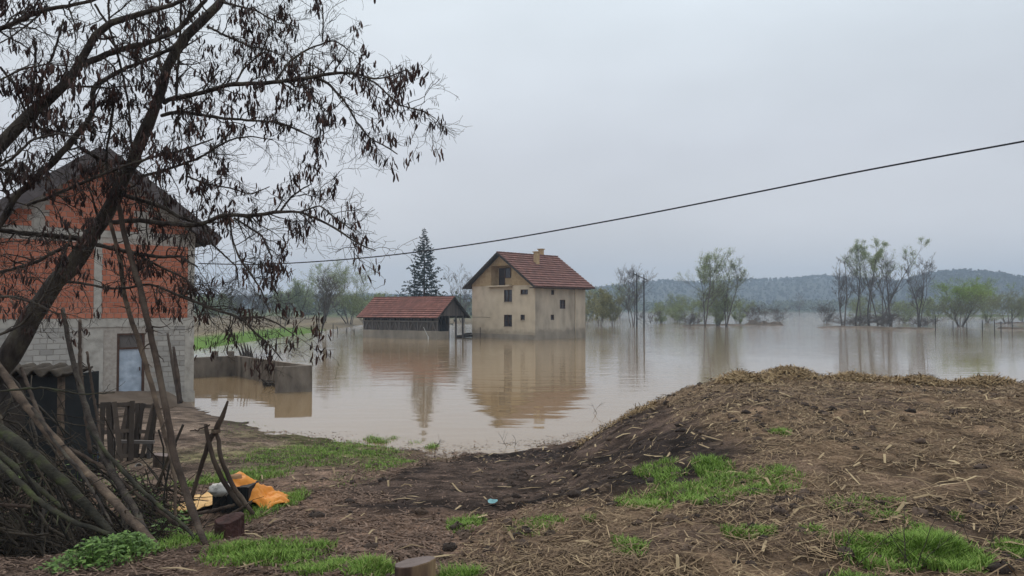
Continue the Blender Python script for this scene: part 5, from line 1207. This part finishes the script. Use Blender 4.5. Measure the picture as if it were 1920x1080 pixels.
GR = [((1400, 905, 100, 26), 9000, .05, .10), ((1290, 925, 72, 28), 7000, .05, .11), ((1210, 945, 48, 22), 4500, .06, .12), ((1235, 885, 42, 20), 2600, .06, .13), ((1338, 876, 32, 20), 3000, .06, .13),
      ((1465, 815, 17, 10), 1100, .06, .12), ((1620, 955, 75, 28), 3600, .03, .07), ((1405, 1008, 45, 13), 3200, .04, .08), ((1180, 1036, 32, 16), 2200, .03, .06), ((1650, 1048, 75, 26), 7500, .05, .11), ((1758, 1050, 58, 34), 8000, .08, .15), ((1905, 1048, 28, 14), 2200, .05, .09),
      ((1710, 1000, 13, 8), 350, .03, .06), ((1790, 970, 11, 9), 300, .04, .07), ((1520, 1015, 20, 13), 500, .04, .07), ((875, 982, 32, 15), 1800, .03, .07), ((1005, 990, 52, 13), 2200, .03, .06), ((1105, 982, 15, 7), 300, .03, .06), ((1600, 1085, 60, 8), 1500, .04, .09),
      ((625, 846, 130, 24), 15000, .05, .11), ((720, 822, 40, 9), 4500, .06, .14), ((728, 868, 40, 11), 3000, .05, .12), ((510, 850, 80, 20), 3000, .03, .06), ((660, 900, 60, 18), 900, .02, .05), ((470, 800, 60, 16), 1200, .02, .05),
      ((415, 900, 36, 20), 2600, .06, .13), ((520, 945, 40, 24), 4200, .06, .12), ((485, 892, 45, 20), 3500, .06, .12), ((500, 1038, 110, 20), 8000, .04, .09), ((600, 1064, 60, 16), 3600, .04, .08), ((690, 1074, 52, 12), 3200, .05, .10), ((862, 1078, 40, 9), 1800, .06, .11), ((350, 1022, 60, 14), 3200, .05, .11), ((235, 905, 30, 10), 500, .05, .1), ((810, 838, 12, 5), 260, .1, .2), ((780, 828, 16, 4), 200, .1, .2)]
parts = []
for pt, n_, h0, h1 in GR:
    X, Y = inpatch(patch(*pt), int(n_ * 2.2)); parts.append(blades(X, Y, h0 * .5, h1 * .72, .0028 + .00022 * patch(*pt)[1], 1.3))
V, F = cat_arrays(parts); tag(new_obj('grass', mesh_np('grass', V, F), M['grass']), 'bright green grass patches on the yard and heap', 'grass', kind='stuff')
# reeds of grass on the far bank
# leafy weeds
def weed_clump(px, py, rx, ry, n_, h, label, sz=.035):
    p_ = patch(px, py, rx, ry); X, Y = inpatch(p_, int(n_ * 1.5)); K = len(X); g = np.array([p_[0], p_[1], float(height(p_[0], p_[1]))])
    Z = height(X, Y) + h * rng.random(K) ** .7 * np.clip(1.2 - (((X - p_[0]) / p_[2]) ** 2 + ((Y - p_[1]) / p_[3]) ** 2), .15, 1)
    c = np.stack([X, Y, Z], 1) - g; a = rng.uniform(0, 6.28, K); s = rng.uniform(.6, 1.3, K)[:, None] * sz
    d = nrm(np.stack([np.cos(a), np.sin(a), rng.normal(.05, .3, K)], 1)); w = nrm(np.cross(d, nrm(np.stack([rng.normal(0, .4, K), rng.normal(0, .4, K), np.ones(K)], 1))))
    V = np.stack([c, c + d * s * .8 + w * s * .5, c + d * s * 2., c + d * s * .8 - w * s * .5], 1).reshape(-1, 3)
    root = tag(empty('weed_clump', tuple(g)), label, 'weeds'); o = new_obj('leaves', mesh_np('leaves', V, np.arange(K * 4).reshape(-1, 4)), M['weed'], root); o['kind'] = 'stuff'
    b = c[::6].copy(); b[:, 2] = np.minimum(height(b[:, 0] + g[0], b[:, 1] + g[1]) - g[2], b[:, 2]) - .01
    V, F = tube_arrays(np.stack([b, (b + c[::6]) / 2 + .005, c[::6]], 1), np.full((len(b), 3), .003), 3); o = new_obj('stems', mesh_np('stems', V, F), M['weed'], root); o['kind'] = 'stuff'
weed_clump(205, 1052, 82, 16, 5200, .17, 'lush green nettle clump in front of the brush pile', .021)
weed_clump(320, 1000, 45, 18, 420, .18, 'smaller leafy weeds at the foot of the leaning poles')
weed_clump(45, 1020, 70, 18, 350, .35, 'sparse pale weeds at the lower left edge', .03)
weed_clump(250, 985, 90, 18, 700, .45, 'scattered leaves growing through the brush pile', .026)
weed_clump(140, 930, 130, 24, 800, .5, 'thin pale leaves sprouting deep in the brush pile', .025)
# dry weed stems
for k_, (px, py, n_, lb) in enumerate([(1580, 1062, 3, 'thin dry black weed stems at the lower right, leftmost'), (1715, 1075, 5, 'forked dry black weed stems standing in the grass'), (1850, 1040, 3, 'thin dry weed stem at the right edge of the heap')]):
    g = GP(px, py); P = np.zeros((n_, 8, 3))
    for i in range(n_):
        d = np.array([rng.normal() * .35, rng.normal() * .2, 1.]); p0 = np.array([rng.normal() * .06, rng.normal() * .04, -.02])
        for j in range(8): P[i, j] = p0; d = nrm(d + rng.normal(size=3) * .14); p0 = p0 + d * rng.uniform(.05, .075)
    Rr = np.tile(np.linspace(.0032, .0016, 8), (n_, 1)); P2, R2 = grow(P, Rr, 3, tmin=.3, ang=(40, 10), absl=(.08, .22), N=5, jit=.15, rr=.8, rtip=.0013)
    V, F = cat_arrays([tube_arrays(P, Rr, 4), tube_arrays(P2, R2, 3)]); o = new_obj('dry_weed', mesh_np('dry_weed', V, F, True), M['bark']); o.location = g; tag(o, lb, 'weed')
# shore twigs
for px, py, lb in ((820, 850, 'thin stick standing at the water edge by the grass tuft'), (952, 838, 'bent twig poking from the shallow water'), (1115, 775, 'fine twigs in the water left of the heap')):
    g = GX(px, py); P = np.zeros((2, 6, 3))
    for i in range(2):
        d = np.array([rng.normal() * .5, 0, 1.]); p0 = np.array([rng.normal() * .1, 0, -.1])
        for j in range(6): P[i, j] = p0; d = nrm(d + rng.normal(size=3) * .2); p0 = p0 + d * .11
    Rr = np.tile(np.linspace(.007, .004, 6), (2, 1)); P2, R2 = grow(P, Rr, 3, absl=(.1, .3), N=4, jit=.2, rr=.8, rtip=.003)
    V, F = cat_arrays([tube_arrays(P, Rr, 4), tube_arrays(P2, R2, 3)]); o = new_obj('shore_twig', mesh_np('shore_twig', V, F, True), M['bark']); o.location = (g[0], g[1], 0); tag(o, lb, 'twig')

def litter(X, Y, L0, L1, w0, w1, tilt, lift, clumps=None):
    K = len(X); Z = np.maximum(height(X, Y), .004); e = .05
    gxx = (height(X + e, Y) - height(X - e, Y)) / (2 * e); gyy = (height(X, Y + e) - height(X, Y - e)) / (2 * e)
    N_ = nrm(np.stack([-gxx, -gyy, np.ones(K)], 1)); a = rng.uniform(0, 6.28, K)
    t = nrm(np.stack([np.cos(a), np.sin(a), rng.normal(size=K) * tilt], 1)); t = nrm(t - (t * N_).sum(1, keepdims=True) * N_ + N_ * (rng.normal(size=K) * tilt)[:, None])
    b = nrm(np.cross(N_, t)); L = (L0 + (L1 - L0) * rng.random(K) ** 2.2)[:, None] / 2; w = rng.uniform(w0, w1, K)[:, None] / 2 * (.65 + Y / 11.)[:, None]
    c = np.stack([X, Y, Z], 1) + N_ * (lift * rng.random(K))[:, None]; q = N_ * (L * rng.normal(size=(K, 1)) * .16)
    if L1 < .31:
        V = np.stack([c - t * L - b * w, c - t * L + b * w, c + t * L + b * w * .7 + q, c + t * L - b * w * .7 + q], 1).reshape(-1, 3)
        return V, np.arange(K * 4).reshape(-1, 4)
    V = np.stack([c - t * L - b * w, c - t * L + b * w, c + b * w + q + N_ * w * .6, c - b * w + q, c + t * L + b * w * .7, c + t * L - b * w * .7], 1).reshape(-1, 3)
    k = (np.arange(K) * 6)[:, None]; F = np.concatenate([k + np.array([[0, 1, 2, 3]]), k + np.array([[3, 2, 4, 5]])]); return V, F
def near_pts(n, x0, x1, y0, y1, pw=1.6):              # denser towards the viewer's end of the yard
    Y = y0 + (y1 - y0) * rng.random(n) ** pw; X = rng.uniform(x0, x1, n); return X, Y
X, Y = near_pts(400000, -8, 14.5, 4.2, 22.5); sd = sd_poly(X, Y, mound_poly); ys = np.interp(X, shore[:, 0], shore[:, 1])
inview = (np.abs(X / Y) < .78)
dk = (np.abs(sd - .35) + 2.2 * (fbm(X, Y, 1.3, 5) - .5) < 2.4) & (Y > 8) & (Y < 20) & (X < 3.2)
ok = inview & (sd > .25) & (fbm(X, Y, .7, 4) > rng.uniform(.25, .6, len(X))) & (~dk | (rng.random(len(X)) < .05))
V1 = litter(X[ok], Y[ok], .03, .24, .003, .009, .14, .035)
tag(new_obj('straw_litter', mesh_np('straw_litter', *V1), M['straw']), 'matted straw covering the dung heap', 'straw', kind='stuff')
ok = inview & (sd < .6) & (ys - Y > -1.6 * rng.random(len(X)) ** 5) & (fbm(X + 30, Y, .6, 4) > rng.uniform(.2, .6, len(X))) & ~((Y > 11) & (X < -3) & (rng.random(len(X)) < .75)) & (~dk | (rng.random(len(X)) < .08))
V1 = litter(X[ok], Y[ok], .025, .13, .006, .016, .12, .015)
tag(new_obj('bark_litter', mesh_np('bark_litter', *V1), M['chip']), 'brown bark and wood chips strewn over the yard', 'litter', kind='stuff')
X, Y = near_pts(2300, -4, 13, 4.4, 20, 1.5); sd = sd_poly(X, Y, mound_poly); ok = (np.abs(X / Y) < .78) & (np.interp(X, shore[:, 0], shore[:, 1]) - Y > .4) & ((sd > 0) | (rng.random(len(X)) < .4))
V1 = litter(X[ok], Y[ok], .10, .42, .010, .022, .10, .03)
tag(new_obj('maize_stalks', mesh_np('maize_stalks', *V1), M['stalk']), 'pale broken maize stalks scattered on the heap', 'straw', kind='stuff')
# clods of dung and soil
X, Y = near_pts(5200, -5, 13, 4.3, 20, 1.3); sd = sd_poly(X, Y, mound_poly); n2_ = fbm(X, Y, 1.2, 3)
ok = (np.abs(X / Y) < .78) & (np.interp(X, shore[:, 0], shore[:, 1]) - Y > .5) & (n2_ > rng.uniform(.35, .65, len(X))) & ((sd > -.6) | (rng.random(len(X)) < .2)); X = X[ok]; Y = Y[ok]
K = len(X); r_ = .018 + .065 * rng.random(K) ** 2.5; a = np.arange(6) * math.pi / 3
V = []
for z, q in ((-.5, .8), (.1, 1.), (.55, .7), (.8, .12)):
    rr_ = r_[:, None] * q * rng.uniform(.65, 1.3, (K, 6)); V.append(np.stack([X[:, None] + rr_ * np.cos(a + q), Y[:, None] + rr_ * np.sin(a + q), (height(X, Y) + r_ * z * .8)[:, None] + rng.normal(size=(K, 6)) * r_[:, None] * .12], -1))
V = np.stack(V, 1).reshape(-1, 3); Fq = np.array([(i*6+j, i*6+(j+1)%6, i*6+6+(j+1)%6, i*6+6+j) for i in range(3) for j in range(6)])
tag(new_obj('dung_clods', mesh_np('dung_clods', V, (Fq[None] + (np.arange(K) * 24)[:, None, None]).reshape(-1, 4), True), material('dung_clod', [(.1, (.022, .016, .014)), (.5, (.06, .042, .033)), (.95, (.12, .084, .062))], src='island', scale=20, bump=(60, .8, .02))), 'dark clods of soil and dung scattered over the heap', 'clods', kind='stuff')
# loose straw tufts on the crest
X = []; Y = []
for px, py, Yc, a_, r_ in bumps:
    c = PX(px, py, Yc); X.append(c[0] + rng.normal(size=1500) * r_ * .55); Y.append(Yc + rng.normal(size=1500) * r_ * .5 - .1)
X.append(rng.uniform(1.4, 4.6, 5000)); Y.append(rng.uniform(15.5, 21., 5000))
X = np.concatenate(X); Y = np.concatenate(Y); sd = sd_poly(X, Y, mound_poly); k = np.arange(len(X)) < 7500
ok = k | ((sd > .5) & (sd < 2.2)); V1 = litter(X[ok], Y[ok], .08, .34, .006, .011, .35, .10)
tag(new_obj('straw_tufts', mesh_np('straw_tufts', *V1), material('fresh_straw', [(.0, (.12, .075, .04)), (.5, (.24, .165, .085)), (1., (.42, .32, .18))], src='island')), 'fresh yellow straw tufts along the crest of the heap', 'straw', kind='stuff')

# ------------------------------------------------------------------ haze
hm = bpy.data.materials.new('haze'); hm.use_nodes = True; n = hm.node_tree.nodes; n.remove(n['Principled BSDF'])
pv = n.new('ShaderNodeVolumePrincipled'); pv.inputs['Color'].default_value = (.64, .80, 1, 1); pv.inputs['Density'].default_value = .00062; pv.inputs['Anisotropy'].default_value = .0
hm.node_tree.links.new(pv.outputs[0], n['Material Output'].inputs['Volume'])
tag(MB().box((-1460, -70, -3), (1460, 1760, 95)).build('haze', hm), 'thin pale mist over the flooded valley', 'haze', kind='stuff')
